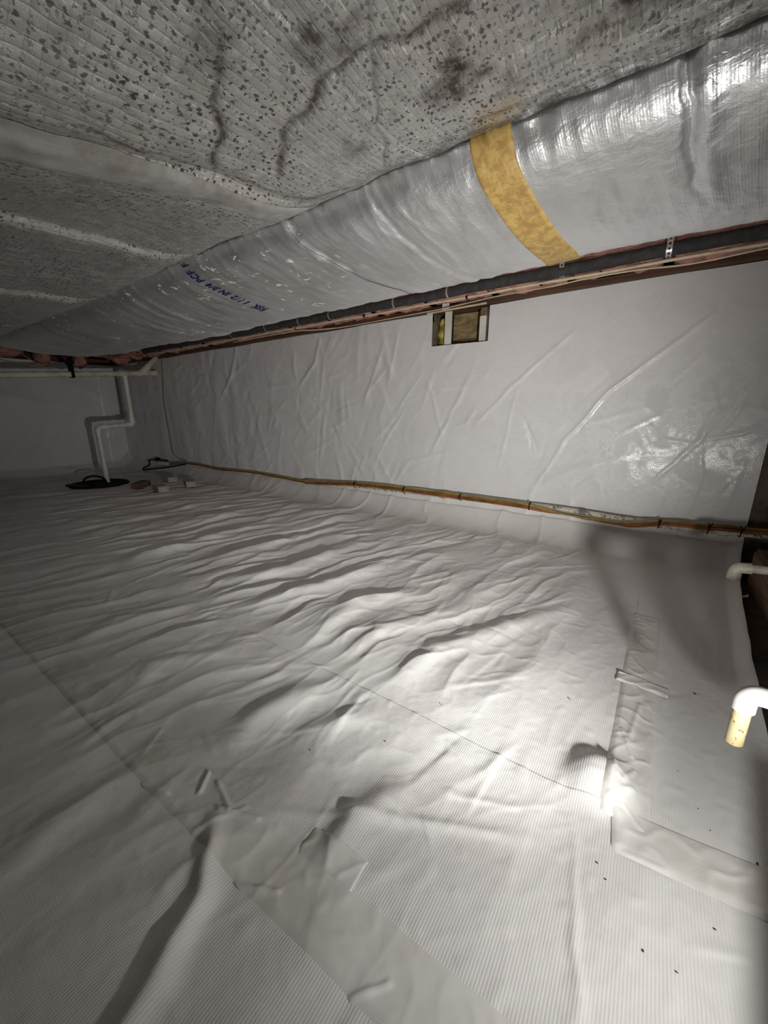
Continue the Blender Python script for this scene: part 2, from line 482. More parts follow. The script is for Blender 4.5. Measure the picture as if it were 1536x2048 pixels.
def floor_z(X, Y):
    a = R(17)
    u = X * math.cos(a) - Y * math.sin(a); v = X * math.sin(a) + Y * math.cos(a)
    u = u + .05 * perlin(X * 2.7, Y * 2.7, 1) + .015 * perlin(X * 9, Y * 9, 2)
    A = sstep(.72, .95, Y) * sstep(.02, -.45, X)
    B = sstep(.76, .68, Y) * sstep(-.05, -.5, X)
    wf = 1 - .85 * sstep(2.12, 2.38, Y)
    m = wf * (.12 + .88 * A + .42 * B * sstep(.0, .3, Y) + .28 * B * sstep(.3, .2, Y))
    far = 1 + .5 * sstep(-.5, -1.6, X)
    z = m * far * (.0085 * perlin(u * 5.2, v * 1.2, 3) + .0055 * perlin(u * 11, v * 2.4, 4)
             + .0075 * (ridged(u * 7, v * 1.5, 5, 2.5) - .35) + .0012 * perlin(u * 24, v * 6, 6))
    z = z + .010 * perlin(X * 1.3, Y * 1.3, 7) * sstep(.3, -.4, X)
    z = z + (.0005 + .0014 * m) * ridged(u * 12, v * 6, 8, 4) + .0003 * perlin(X * 45, Y * 45, 9)
    z = z + .0006 * np.clip(perlin(X * 26, Y * 26, 10) - .35, 0, 1) * 4          # pebbles telegraphing through
    for pts, h, wd in FOLDS:
        d, al = segdist(X + .010 * perlin(X * 12, Y * 12, 12), Y, pts)
        e = np.sin(np.pi * np.clip(al * .97 + .015, 0, 1)) ** .8
        z = z + h * wf * e * np.exp(-(d / wd) ** 2)
    z = add_creases(X, Y, z, FLOOR_CREASES)
    # the round bulge beside the cross seam, steep on the seam side
    r = np.hypot((X - .014) / .056, (Y - .800) / .068)
    z = z + .037 * np.exp(-r ** 3.0)
    # cove up the foot of the long wall with little pleats
    t = np.clip((Y - 2.30) / .19, 0, 1)
    pl = ridged(X * 3.1 + .5 * perlin(X * 5, Y * 3, 14), Y * 1.3 + X * .7, 13, 5)
    z = z + .115 * t ** 2.2 + .010 * pl * sstep(1.95, 2.34, Y) * sstep(.1, -.4, X)
    z = z * (1 - np.exp(-(np.hypot(X - PIT[0], Y - PIT[1]) / .38) ** 4))
    tb = np.clip((-5.92 - X) / .18, 0, 1)
    z = z + .09 * tb ** 2
    return z - .002

def sheet(name, X, Y, lift, edge_lo=False, edge_hi=False, parent=None, mask=None, mat=LINER, st_rot=0):
    Z = floor_z(X, Y) + lift
    if edge_hi: Z[:, -1] -= lift + .0005
    if edge_lo: Z[:, 0] -= lift + .004
    P = np.stack([X, Y, Z], -1)
    st = np.stack([X, Y], -1)
    return grid(name, P, mat, parent, st, keep=mask, flip=True)

ground = raw('floor', [(-6.4, -2.0, -.03), (1.9, -2.0, -.03), (1.9, 2.75, -.03), (-6.4, 2.75, -.03),
                       (-6.4, -2.0, -.25), (1.9, -2.0, -.25), (1.9, 2.75, -.25), (-6.4, 2.75, -.25)],
             [(0, 1, 2, 3), (7, 6, 5, 4), (0, 4, 5, 1), (1, 5, 6, 2), (2, 6, 7, 3), (3, 7, 4, 0)], SOIL)
structure(ground, 'crawl space ground covered with white reinforced plastic liner sheets')

# sheet under the long wall
xs = spacing(.075, -6.08, .0040, .0046); ys = spacing(.69, 2.515, .0050, .0)
X, Y = np.meshgrid(xs, ys, indexing='ij')
X = X.copy(); X[0] += .004 * np.sin(ys * 23)
keep = pit_r((X[:-1, :-1] + X[1:, 1:]) / 2, (Y[:-1, :-1] + Y[1:, 1:]) / 2) > .85
sheet('liner_sheet', X, Y, .0, parent=ground, mask=keep)
# middle sheet, its upper edge lapped over the first
xs = spacing(.40, -6.08, .0038, .0046)
s = np.linspace(0, 1, 150)
XX, S = np.meshgrid(xs, s, indexing='ij')
top = .742 + .006 * perlin(xs * 3, xs * 0, 20) + .022 * sstep(-1.3, -3, xs)
YY = .255 + S * (top[:, None] - .255)
sheet('liner_sheet', XX, YY, .0020, edge_hi=True, parent=ground)
# near sheet, running under the camera
xs = spacing(.40, -6.08, .0050, .0060); ys = np.concatenate([spacing(-1.9, -.25, .03, 0), spacing(-.245, .285, .0048, 0)])
XX, YY = np.meshgrid(xs, ys, indexing='ij')
sheet('liner_sheet', XX, YY, .0006, parent=ground)
# sheet on the right, ending in a free curling edge
def right_edge(y):
    return np.interp(y, [.70, 1.0, 1.146, 1.311, 1.638, 2.047, 2.5], [.34, .338, .339, .346, .372, .407, .455])
ys = spacing(.70, 2.515, .0055, 0); s = np.linspace(0, 1, 80)
S, YY = np.meshgrid(s, ys, indexing='ij')
XX = .052 + S * (right_edge(YY) + .004 * perlin(YY * 7, YY * 0, 21) - .052)
Z = floor_z(XX, YY) + .0035
Z[0] -= .007
Z += .022 * sstep(.86, 1.0, S) * sstep(1.1, 1.4, YY)
grid('liner_sheet', np.stack([XX, YY, Z], -1), LINER, ground, np.stack([XX, YY], -1), flip=True)

def tape(pts, width, lift=.0045, n_w=26, step=.005, seed=30, wr=.0025, puckers=(), edge=.0030, edge_lo=None):
    """a strip of tape laid on the floor along a polyline of (X,Y)"""
    pts = [np.array(p, float) for p in pts]
    L = [0]
    for a, b in zip(pts, pts[1:]): L.append(L[-1] + np.hypot(*(b - a)))
    t = np.arange(0, L[-1], step); t = np.append(t, L[-1])
    cx = np.interp(t, L, [p[0] for p in pts]); cy = np.interp(t, L, [p[1] for p in pts])
    tx = np.gradient(cx, t); ty = np.gradient(cy, t); l = np.hypot(tx, ty); tx /= l; ty /= l
    s = np.linspace(-.5, .5, n_w)
    S, T = np.meshgrid(s, t, indexing='ij')
    Xt = cx[None] - S * width * ty[None]; Yt = cy[None] + S * width * tx[None]
    Zt = floor_z(Xt, Yt) + lift + wr * (ridged(Xt * 16, Yt * 16, seed, 3)) * sstep(.5, .3, np.abs(S))
    for (px, py, qx, qy, h, wd) in puckers:
        d, _ = segdist(Xt, Yt, [(px, py), (qx, qy)]); Zt = Zt + .36 * h * np.exp(-(d / (wd * .72)) ** 2)
    e_ = lift - edge; l_ = lift - (edge_lo if edge_lo is not None else edge); Zt[0] -= l_; Zt[1] -= .65 * l_; Zt[2] -= .4 * l_; Zt[3] -= .18 * l_; Zt[-1] -= e_; Zt[:, 0] -= e_; Zt[:, -1] -= e_
    return grid('seam_tape', np.stack([Xt, Yt, Zt], -1), TAPE, ground, np.stack([Xt, Yt], -1))

tape([(-2.6, .30), (-1.6, .292), (-.55, .290), (-.2, .298), (.30, .31)], .10, step=.0035, n_w=30, wr=.0008, lift=.0031, edge=.0026, edge_lo=-.0003, seed=31,
     puckers=[(-.79, .24, -.72, .26, .010, .006), (-.67, .30, -.70, .34, .016, .006), (-.60, .30, -.52, .33, .012, .006),
              (-.47, .24, -.40, .275, .012, .005), (-.60, .25, -.56, .33, .006, .008), (-.225, .25, -.19, .29, .010, .005),
              (-.66, .335, -.58, .31, .012, .005)])
tape([(.085, 1.66), (.075, 1.30), (.072, 1.10), (.066, .90), (.062, .72)], .085, step=.0032, n_w=28, lift=.0055, edge=.0040, edge_lo=-.0002, seed=32,
     puckers=[(.035, .75, .075, .80, .010, .005), (.045, .98, .07, .90, .010, .006), (.055, .80, .075, .86, .008, .005),
              (.08, 1.10, .06, .95, .008, .008), (.03, .86, .045, .80, .008, .004)])
tape([(.02, 1.205), (.145, 1.195)], .045, step=.004, lift=.0072, edge=.0050, seed=33, puckers=[(.02, 1.225, .12, 1.222, .008, .004)])
tape([(.045, .705), (.20, .718), (.335, .735)], .095, step=.005, lift=.0056, edge=.0030, seed=34, puckers=[(.07, .665, .13, .672, .006, .005)])
tape([(-.42, .36), (-.30, .365)], .055, step=.004, lift=.0042, edge=.0024, seed=35)

# ------------------------------------------------------------------ long wall with the vent opening
VX0, VX1, VZ0 = -1.316, -.926, 1.183
def wall_top(x): return 1.398 + TILT * np.asarray(x)
mb = MB()
for x0, x1, z0, z1 in ((-6.4, VX0, -.03, 1.34), (VX1, 1.9, -.03, 1.39), (VX0, VX1, -.03, VZ0 - .012)):
    mb.box((x0, 2.525, z0), (x1, 2.75, z1))
wall_b = mb.build('wall_back', CONC, None, False)
structure(wall_b, 'long crawl space wall lined with crinkled white plastic')

def wall_y(X, Z):
    mL = sstep(-.55, -1.7, X); mF = sstep(-2.6, -3.8, X)
    dX = X + .03 * perlin(X * 4, Z * 4, 40)
    y = .004 * perlin(X * 1.5, Z * 1.5, 41)
    y = y + mL * ((.0030 * (ridged(dX * 2.3 + Z * 1.2, Z * 2.0, 42, 6) - .2) + .0015 * ridged(dX * 4.3 - Z * 2.4, Z * 3.1, 43, 8)) + .005 * perlin(X * 4, Z * 3, 44) + .0009 * perlin(X * 16, Z * 14, 49))
    y = y + mF * .010 * perlin(X * 6 + .5 * Z, Z * 1.1, 45) * sstep(1.4, .9, Z)
    y = y + (1 - mL) * (.0012 * ridged(dX * 3 + Z * 2, Z * 3, 46, 4))
    y = y + .008 * (ridged(X * 3.1 + .4 * Z, Z * 1.1, 13, 5)) * sstep(.40, .1, Z) * sstep(.1, -.5, X)
    for pts, h, wd in [([(-.577, .262), (-.415, .597), (-.221, .873), (-.005, 1.058), (.163, 1.207)], .007, .010),
                       ([(-.975, .671), (-.763, .902), (-.431, 1.194)], .005, .012),
                       ([(-.67, .708), (-.564, .53)], -.006, .010), ([(-.65, .70), (-.60, .53)], -.005, .008),
                       ([(-2.337, 1.34), (-2.40, 1.15), (-2.591, .977)], .010, .014),
                       ([(-3.447, 1.34), (-3.55, 1.1), (-3.784, .867)], .012, .016),
                       ([(-.80, .40), (-.72, .9)], .003, .010), ([(-.55, .30), (-.36, .42), (-.10, .50)], .005, .03),
                       ([(.05, .40), (.20, .62), (.32, .86)], .0035, .012), ([(.20, .62), (.24, .78), (.20, .90)], .003, .010),
                       ([(.20, .62), (.36, .66), (.44, .72)], .003, .010), ([(.20, .60), (.05, .62), (-.02, .70)], .0025, .010),
                       ([(.21, .60), (.24, .45), (.23, .30)], .003, .011), ([(.24, .60), (.33, .78), (.37, .95)], .0025, .010),
                       ([(-1.7, 1.25), (-1.9, .8)], .005, .014), ([(-1.35, 1.0), (-1.2, .55)], .004, .012),
                       ([(-1.05, .95), (-1.3, .45)], .005, .012)]:
        d, al = segdist(X + .008 * perlin(X * 9, Z * 9, 47), Z, pts)
        y = y + h * np.sin(np.pi * np.clip(al * .9 + .05, 0, 1)) ** .5 * np.exp(-(d / wd) ** 2)
    y = add_creases(X, Z, y, WALL_CREASES)
    return 2.505 - y - .035 * np.exp(-Z / .05)

xs = np.concatenate([spacing(.455, VX1, .0065, 0)[:-1], spacing(VX1, VX0, .008, 0)[:-1], spacing(VX0, -6.125, .0085, .0055)])
i1 = int(np.argmin(abs(xs - VX1))); i0 = int(np.argmin(abs(xs - VX0)))
s = np.linspace(0, 1, 170); sv = (VZ0 - .03) / (1.39 - .03); j = int(round(sv * 169))
ZZ = np.zeros((len(xs), 170)); XX = np.zeros_like(ZZ)
for k in range(len(xs)):
    tp = float(wall_top(xs[k])) - .004 * math.sin(xs[k] * 5)
    z = np.concatenate([np.linspace(.03, VZ0, j + 1), np.linspace(VZ0, tp, 170 - j)[1:]])
    ZZ[k] = z; XX[k] = xs[k]
XX += .012 * np.clip(ZZ, 0, 1.4) * sstep(.40, .455, XX) * -.3
keep = np.ones((len(xs) - 1, 169), bool); keep[i1:i0, j:] = False
YY = wall_y(XX, ZZ)
grid('wall_liner', np.stack([XX, YY, ZZ], -1), LINER_W, wall_b, np.stack([XX, ZZ], -1), keep=keep, flip=True)

# ------------------------------------------------------------------ far wall
wl = MB().box((-6.4, -2.0, -.03), (-6.13, 2.53, 1.33)).build('wall_left', CONC, None, False)
structure(wl, 'far end wall lined with glossy white plastic')
ys = spacing(2.522, -2.0, .012, .0); zs = np.linspace(.02, 1.33, 90)
YY, ZZ = np.meshgrid(ys, zs, indexing='ij')
bx = .006 * perlin(YY * 1.7, ZZ * 1.7, 50) + .005 * ridged(YY * 2.2 + ZZ, ZZ * 2.2, 51, 3) + .012 * sstep(2.28, 2.36, YY) + .006 * np.exp(-((YY - 2.30) / .02) ** 2)
bx = bx + .008 * perlin(YY * 5, ZZ * 1.3, 52) * sstep(.7, .2, ZZ) + .03 * np.exp(-ZZ / .05)
grid('wall_liner', np.stack([-6.11 + bx, YY, ZZ], -1), LINER_F, wl, np.stack([YY, ZZ], -1), flip=False)

# ------------------------------------------------------------------ sill, rim, subfloor, joists
def beam(name, x0, x1, y0, y1, z0, z1, mat, parent=None):
    """a board along X that follows the slight fall of the framing"""
    V = []
    for x in (x0, x1):
        for y, z in ((y0, z0), (y1, z0), (y1, z1), (y0, z1)): V.append((x, y, z + TILT * x))
    return raw(name, V, [(0, 1, 2, 3), (7, 6, 5, 4), (0, 4, 5, 1), (1, 5, 6, 2), (2, 6, 7, 3), (3, 7, 4, 0)], mat, parent)

sill = beam('trim_1', -6.4, 1.9, 2.462, 2.75, 1.398, 1.426, WOOD_DARK)
structure(sill, 'dark brown wooden sill along the top of the long wall')
beam('sill_board', -6.4, 1.9, 2.56, 2.75, 1.4265, 1.465, WOOD_DARK, sill)
beam('rim_board', -6.4, 1.9, 2.62, 2.75, 1.4655, 1.70, WOOD_DARK, sill)
s2 = raw('trim_2', [(-6.4, -2, 1.335), (-6.08, -2, 1.335), (-6.08, 2.46, 1.335), (-6.4, 2.46, 1.335), (-6.4, -2, 1.40), (-6.08, -2, 1.40), (-6.08, 2.46, 1.40), (-6.4, 2.46, 1.40)],
         [(3, 2, 1, 0), (4, 5, 6, 7), (0, 1, 5, 4), (1, 2, 6, 5), (2, 3, 7, 6), (3, 0, 4, 7)], WOOD_DARK)
structure(s2, 'dark wooden sill along the top of the far end wall')
ceil = beam('ceiling', -6.4, 1.9, -2.0, 2.75, 1.71, 1.74, SUBFLOOR)
structure(ceil, 'wooden subfloor above the crawl space')
JX = [.78, .365, -.05, -.465, -.88, -1.295, -1.71, -2.125, -2.54, -2.955, -3.37, -3.785, -4.2, -4.615, -5.03, -5.445, -5.86]
JZ = 1.467
for x in JX:
    z = JZ + TILT * x
    MB().box((x - .019, -2.0, z), (x + .019, 2.615, 1.707 + TILT * x)).build('joist', WOOD_JOIST, ceil, False)

# ------------------------------------------------------------------ pink batts between the joists
rng = random.Random(4)
ORD = ['first', 'second', 'third', 'fourth', 'fifth', 'sixth', 'seventh', 'eighth', 'ninth', 'tenth', 'eleventh', 'twelfth']
for k in range(len(JX) - 1):
    x0, x1 = JX[k] - .021, JX[k + 1] + .021
    xa = np.linspace(x0, x1, 34); ya = np.linspace(1.72 if k < 14 else 1.10, 2.60, 70 if k < 14 else 96)
    Xb, Yb = np.meshgrid(xa, ya, indexing='ij')
    tl = TILT * Xb
    sag = .012 + .020 * perlin(Xb * 6, Yb * 5, 60 + k) + .016 * perlin(Xb * 15, Yb * 13, 61) + .007 * perlin(Xb * 38, Yb * 38, 62)
    sag = sag * np.sin(np.pi * (Xb - x1) / (x0 - x1)) ** .3
    sag = sag + (.012 + .014 * perlin(Xb * 9, Yb * 0, 63)) * sstep(2.25, 2.42, Yb)
    Zb = 1.468 + tl - sag
    Zb = Zb - .020 * sstep(2.30, 2.40, Yb)
    Zb = np.where(Yb > 2.455, np.maximum(Zb, 1.4285 + tl), Zb)
    Zb = np.where((np.abs(Xb + 1.198) < .036) & (Yb > 2.40), np.maximum(Zb, 1.458), Zb)
    Zb = np.where(Yb > 2.545, np.maximum(Zb, 1.4665 + tl), Zb)
    near = (Yb > 2.10) & (Yb < 2.30); Zb = np.where(near, np.maximum(Zb, 1.4555 + tl), Zb)
    Zb = np.where(Yb < 1.85, np.maximum(Zb, 1.462 + tl), Zb)
    Zt = np.full_like(Zb, 1.60) + tl
    P = np.concatenate([np.stack([Xb, Yb, Zb], -1), np.stack([Xb, Yb, Zt], -1)[:, ::-1]], 1)
    P = np.concatenate([P, P[:, :1]], 1)
    t = empty('insulation_batt', ((x0 + x1) / 2, 1.9, 1.46))
    P = P - np.array([(x0 + x1) / 2, 1.9, 1.46])
    grid('fibre', P, PINK, t)
    if k == 4: lb = 'pink fibreglass batt in the joist bay over the foundation vent'
    else: lb = 'pink fibreglass batt, %s joist bay from the vent towards the %s' % (ORD[abs(k - 4) - 1], 'timber' if k < 4 else 'sump pit')
    tag(t, lb, 'insulation', 'pink batts between the joists')
    # torn kraft facing flaps along the joist
    for q in range(1 if k == 4 else 2):
        yc = (2.05, 2.40)[q] + rng.uniform(-.05, .05); L = rng.uniform(.10, .16); wd = rng.uniform(.05, .13)
        sx = x0 - wd if rng.random() < .5 else x1 + wd
        u = np.linspace(-1, 1, 14); v = np.linspace(0, 1, 10)
        U, V_ = np.meshgrid(u, v, indexing='ij')
        xx = (x0 if sx < x0 else x1) + (-1 if sx < x0 else 1) * (-.0) + (V_ * wd) * (1 if sx > x1 else -1) * 1.0
        xx = np.clip(xx, min(x0, x1) - 0, max(x0, x1)) if False else ((x1 + V_ * wd) if sx > x1 else (x0 - V_ * wd))
        yy = yc + U * L * .5 * (1 - .3 * V_) + .01 * perlin(U * 3, V_ * 3, 70 + k)
        zz = 1.455 + TILT * xx - .014 * np.sin(V_ * 2.5) - .012 * perlin(U * 2 + k, V_ * 2.2, 71)
        zz = np.where((yy > 2.1) & (yy < 2.3), np.maximum(zz, 1.456 + TILT * xx), zz)
        zz = np.where(yy > 2.445, np.maximum(zz, 1.440 + TILT * xx), zz)
        grid('paper_flap', np.stack([xx, yy, zz], -1) - np.array([(x0 + x1) / 2, 1.9, 1.46]), KRAFT, t)

# loose tufts hanging over the far wall
def tuft(loc, size, seed, label):
    u = np.linspace(0, 2 * np.pi, 22); v = np.linspace(.02, np.pi - .02, 14)
    U, V_ = np.meshgrid(u, v, indexing='ij')
    r = 1 + .35 * perlin(np.cos(U) * 2 + V_ * 1.5, np.sin(U) * 2 + seed, 80 + seed) + .15 * perlin(U * 0 + np.cos(U) * 5, V_ * 4 + np.sin(U) * 5, 81)
    r[-1] = r[0]
    P = np.stack([r * np.sin(V_) * np.cos(U) * size[0], r * np.sin(V_) * np.sin(U) * size[1], r * np.cos(V_) * size[2]], -1)
    o = grid('insulation_tuft', P, PINK); o.location = loc
    return tag(o, label, 'insulation', 'pink tufts hanging at the far wall')
for loc, size, sd, lb in [((-5.30, 1.20, 1.325), (.09, .17, .058), 1, 'rounded pink fibreglass wad drooping below the far end of the duct'),
                      ((-5.60, 1.60, 1.325), (.06, .07, .10), 2, 'ragged pink fibreglass tuft hanging beside the black strap'),
                      ((-5.60, 1.95, 1.33), (.05, .06, .085), 3, 'small pink fibreglass tuft hanging over the white drain pipe'),
                      ((-5.40, 2.30, 1.352), (.08, .10, .050), 4, 'pink fibreglass tuft in the top corner of the two walls')]:
    tuft(loc, size, sd, lb)

# ------------------------------------------------------------------ foundation vent
v = empty('foundation_vent', ((VX0 + VX1) / 2, 2.53, VZ0))
tag(v, 'open foundation vent with weathered board and white strips cut into white wall', 'vent')
def part(mb, name, mat, root, smooth=False):
    inv = Vector(root.location)
    mb.v = [tuple(Vector(p) - inv) for p in mb.v]
    return mb.build(name, mat, root, smooth)
T0 = 1.385
part(MB().box((VX0 + .0, 2.526, VZ0 - .010), (VX0 + .022, 2.64, T0)).box((VX1 - .020, 2.526, VZ0 - .010), (VX1, 2.64, T0 - .003))
     .box((VX0, 2.526, VZ0 - .010), (VX1, 2.64, VZ0 + .004)), 'frame', mat_plain('vent_frame_wood', (.16, .13, .09), .8, 0, (.06, .05, .035), 12, .3), v)
part(MB().box((VX0 + .11, 2.600, VZ0 + .012), (VX1 - .045, 2.618, T0 - .004)), 'board', WOOD_OLD, v)
part(MB().box((VX0 + .022, 2.625, VZ0), (VX1 - .02, 2.64, T0 - .004)), 'back_panel', BLACKR, v)
part(MB().box((VX0 + .115, 2.575, VZ0 + .005), (VX0 + .17, 2.600, VZ0 + .030), .002).box((VX0 + .172, 2.578, VZ0 + .005), (VX1 - .10, 2.600, VZ0 + .034), .002), 'ledge', WOOD_JOIST, v)
part(MB().box((-1.225, 2.505, VZ0 + .005), (-1.178, 2.515, T0), .001).box((-1.222, 2.452, 1.385), (-1.175, 2.460, 1.452), .001), 'white_strip', WHITE_STRIP, v)
part(MB().box((-.992, 2.520, VZ0 + .008), (-.950, 2.530, 1.335), .001), 'white_strip', WHITE_STRIP, v)
part(MB().box((-.990, 2.522, 1.3352), (-.948, 2.530, T0 - .002), .001), 'bare_strip', WOOD_JOIST, v)
part(MB().tube([(-1.33, 2.455, 1.378), (-1.15, 2.452, 1.382), (-.93, 2.455, 1.388)], .006, 8), 'rod', CREAM, v, True)
u = np.linspace(0, 2 * np.pi, 20); vv = np.linspace(.02, np.pi - .02, 24)
U, V_ = np.meshgrid(u, vv, indexing='ij')
r = 1 + .3 * perlin(np.cos(U) * 2, V_ * 4 + np.sin(U), 90) + .25 * perlin(np.cos(U) * 4, V_ * 9 + np.sin(U) * 4, 91); r[-1] = r[0]
P = np.stack([-1.260 + .034 * r * np.sin(V_) ** .4 * np.cos(U), 2.560 + .024 * r * np.sin(V_) ** .4 * np.sin(U), 1.272 + .085 * np.cos(V_) * (1 + .1 * (r - 1))], -1)
grid('insulation_stuffing', P - np.array(v.location), YELLOW_FG, v)

# ------------------------------------------------------------------ the wrapped trunk duct
PROF = [(1.07, .75), (1.05, .68), (1.05, .61), (1.075, .565), (1.13, .53), (1.22, .497), (1.35, .468), (1.48, .463), (1.58, .487), (1.66, .535), (1.69, .60), (1.66, .665), (1.55, .69), (1.30, .695), (1.14, .69)]
PROF = [(1.075, .665), (1.053, .64)] + PROF[2:13] + [(1.30, .69), (1.12, .685)]
def closed_spline(P, per=16):
    n = len(P); out = []
    for i in range(n):
        a, b, c, d = [np.array(P[(i + k) % n], float) for k in (-1, 0, 1, 2)]
        for k in range(per):
            t = k / per
            out.append(.5 * (2 * b + (c - a) * t + (2 * a - 5 * b + 4 * c - d) * t * t + (3 * b - a - 3 * c + d) * t ** 3))
    return np.array(out + [out[0]])
prof = closed_spline(PROF)
seg = np.r_[0, np.cumsum(np.hypot(*np.diff(prof, axis=0).T))]
PL = seg[-1]
def duct_pt(X, S, extra=0.0):
    """X along the duct, S arc length round it from its near top edge -> point and outward offset"""
    y = np.interp(S % PL, seg, prof[:, 0]); z = np.interp(S % PL, seg, prof[:, 1])
    e = .004
    dy = np.interp((S + e) % PL, seg, prof[:, 0]) - np.interp((S - e) % PL, seg, prof[:, 0])
    dz = np.interp((S + e) % PL, seg, prof[:, 1]) - np.interp((S - e) % PL, seg, prof[:, 1])
    l = np.hypot(dy, dz) + 1e-9
    ny, nz = dz / l, -dy / l
    s_vis = np.clip(S, .0, .52)
    k = .19 + .26 * sstep(-.45, -1.15, X)
    Xs = X + k * (s_vis + .01)
    low = sstep(.0, .03, S) * sstep(.78, .62, S)
    d = .0035 * perlin(X * 7, S * 6, 100) + .0016 * perlin(X * 26, S * 9, 101) + .0012 * ridged(X * 18 + S * 3, S * 7, 102, 3)
    d = d + .006 * perlin(X * 2.1, S * 2.5, 103)
    j = .012 * perlin(S * 11, X * 0, 104) + .006 * perlin(S * 30, X * 0, 105)
    def g(x0, wd): return np.exp(-((X - x0 + j) / wd) ** 2)
    d = d - .013 * g(-.060, .008) * sstep(.40, .20, S) + .006 * g(-.030, .014) * sstep(.5, .2, S)
    d = d - .006 * g(.10, .010) * sstep(.15, .3, S) + .004 * g(.125, .02)
    d = d + (.009 * g(-1.160, .014) - .007 * g(-1.13, .012) + .004 * g(-1.19, .012)) * (.6 + .8 * perlin(S * 22, X * 0, 109)) * sstep(.42, .25, S)
    d = d + .004 * g(-.82, .02) * sstep(.2, .5, S) - .004 * g(-.79, .012)
    d = d + .007 * g(-2.25, .02) - .006 * g(-2.33, .02) * sstep(.6, .2, S) + .008 * g(-2.47, .025) - .008 * g(-2.55, .02) + .006 * g(-2.75, .03)
    d = d + .006 * ridged(X * 5, S * 1.2, 106, 2.5) * sstep(-2.0, -2.6, X)
    d = d + .006 * g(-3.6, .02) - .005 * g(-3.68, .02)
    d = d + .003 * ridged(X * 9, S * 2, 107, 2) * sstep(-.55, -.8, X)
    # pucker rows along the near corner
    d = d + .0035 * perlin(X * 24, S * 4, 108) * np.exp(-((S - .055) / .022) ** 2)
    # sag: the belly droops between hangers
    belly = sstep(.05, .25, S) * sstep(.85, .55, S)
    d = d * low + extra
    Yp = y + ny * d; Zp = z + nz * d + .77 + TILT * X + belly * (.004 - .006 * np.sin(X * 2.3 + 1) + .012 * sstep(-.9, -.2, X))
    lift = np.clip((-3.6 - Xs) / 1.4, 0, 1)
    zt_ = 1.458 + TILT * X
    Zp = zt_ - (zt_ - Zp) * (1 - .55 * lift ** 1.5)
    Yp = Yp - .0 * lift
    return np.stack([Xs, Yp, Zp], -1)

du = empty('trunk_duct', (-2.2, 1.35, 1.20))
tag(du, 'large silver foil-wrapped air duct hanging beside the lined wall', 'duct')
D0 = np.array(du.location)
S_ = np.concatenate([np.linspace(0, .95, 150), np.linspace(.95, PL, 40)[1:]])
for x0, x1, nx in ((1.3, -.405, 330), (-.405, -1.145, 190), (-1.145, -5.05, 500)):
    xs = np.linspace(x0, x1, nx)
    X, S = np.meshgrid(xs, S_, indexing='ij')
    ex = np.zeros_like(X); ex[0] += .0015
    grid('foil_jacket', duct_pt(X, S, ex) - D0, FOIL, du, np.stack([X, S], -1), flip=True)
# tan tape band
X, S = np.meshgrid(np.linspace(-.375, -.478, 24), np.linspace(.0, .70, 150), indexing='ij')
ex = np.full_like(X, .0045); ex[0] = -.001; ex[-1] = -.001
o = grid('tape_band', duct_pt(X, S, ex) - D0, TAN, du, np.stack([X, S], -1), flip=True); o['label'] = 'tan tape band around the silver duct'
# blue lettering printed round the jacket
def lettering(body, xc, s0, size, x_off):
    cu = bpy.data.curves.new('lettering', 'FONT'); cu.body = body; cu.size = size; cu.resolution_u = 3; cu.space_character = 1.1; cu.offset = .0009
    tmp = bpy.data.objects.new('tmp_text', cu); C.objects.link(tmp)
    bpy.context.view_layer.update()
    dg = bpy.context.evaluated_depsgraph_get()
    me = bpy.data.meshes.new_from_object(tmp.evaluated_get(dg))
    bpy.data.objects.remove(tmp, do_unlink=True)
    n = len(me.vertices); co = np.zeros(n * 3); me.vertices.foreach_get('co', co); co = co.reshape(-1, 3)
    # reading direction runs up the near side (S decreasing); letter tops point to the far end
    S = s0 - x_off - co[:, 0]; X = xc - co[:, 1] * 2.3
    P = duct_pt(X, S, np.full(n, .0022)) - D0
    me.vertices.foreach_set('co', P.astype(np.float32).ravel()); me.update()
    me.materials.clear(); me.materials.append(INK)
    return link(bpy.data.objects.new('lettering', me), du)
for body, off in (('FSK', 0), ('1', .072), ('1/2', .094), ('IN', .150), ('3/4', .192), ('PCF', .252), ('F', .322)):
    lt = lettering(body, -1.74, .395, .031, off); lt['label'] = 'dark blue printed lettering on the foil'

# ------------------------------------------------------------------ sagging foil-faced blanket
RX = [1.0, -.1, -.564, -.94, -1.554, -2.30, -3.4, -6.05]
RY = [-.95, .28, .63, 1.0, 1.042]
RZ = [[1.42, 1.42, 1.41, 1.385, 1.395], [1.42, 1.42, 1.40, 1.385, 1.395], [1.37, 1.38, 1.355, 1.378, 1.395], [1.16, 1.22, 1.288, 1.362, 1.390],
      [1.24, 1.28, 1.31, 1.358, 1.385], [1.18, 1.21, 1.25, 1.335, 1.370], [1.20, 1.22, 1.26, 1.33, 1.360], [1.20, 1.22, 1.26, 1.32, 1.345]]
def pchip1(x, xp, fp):
    """monotone-ish cubic through the control values, along the last axis of fp"""
    xp = np.array(xp); fp = np.array(fp)
    m = np.gradient(fp, xp, axis=0)
    i = np.clip(np.searchsorted(xp, x) - 1, 0, len(xp) - 2)
    h = xp[i + 1] - xp[i]; t = (x - xp[i]) / h
    sh = (-1,) + (1,) * (fp.ndim - 1)
    t = t.reshape(sh); h = h.reshape(sh)
    return fp[i] * (2 * t ** 3 - 3 * t ** 2 + 1) + m[i] * h * (t ** 3 - 2 * t ** 2 + t) + fp[i + 1] * (-2 * t ** 3 + 3 * t ** 2) + m[i + 1] * h * (t ** 3 - t ** 2)
RINGS = [-.564, -.94, -1.554, -2.30, -3.4]
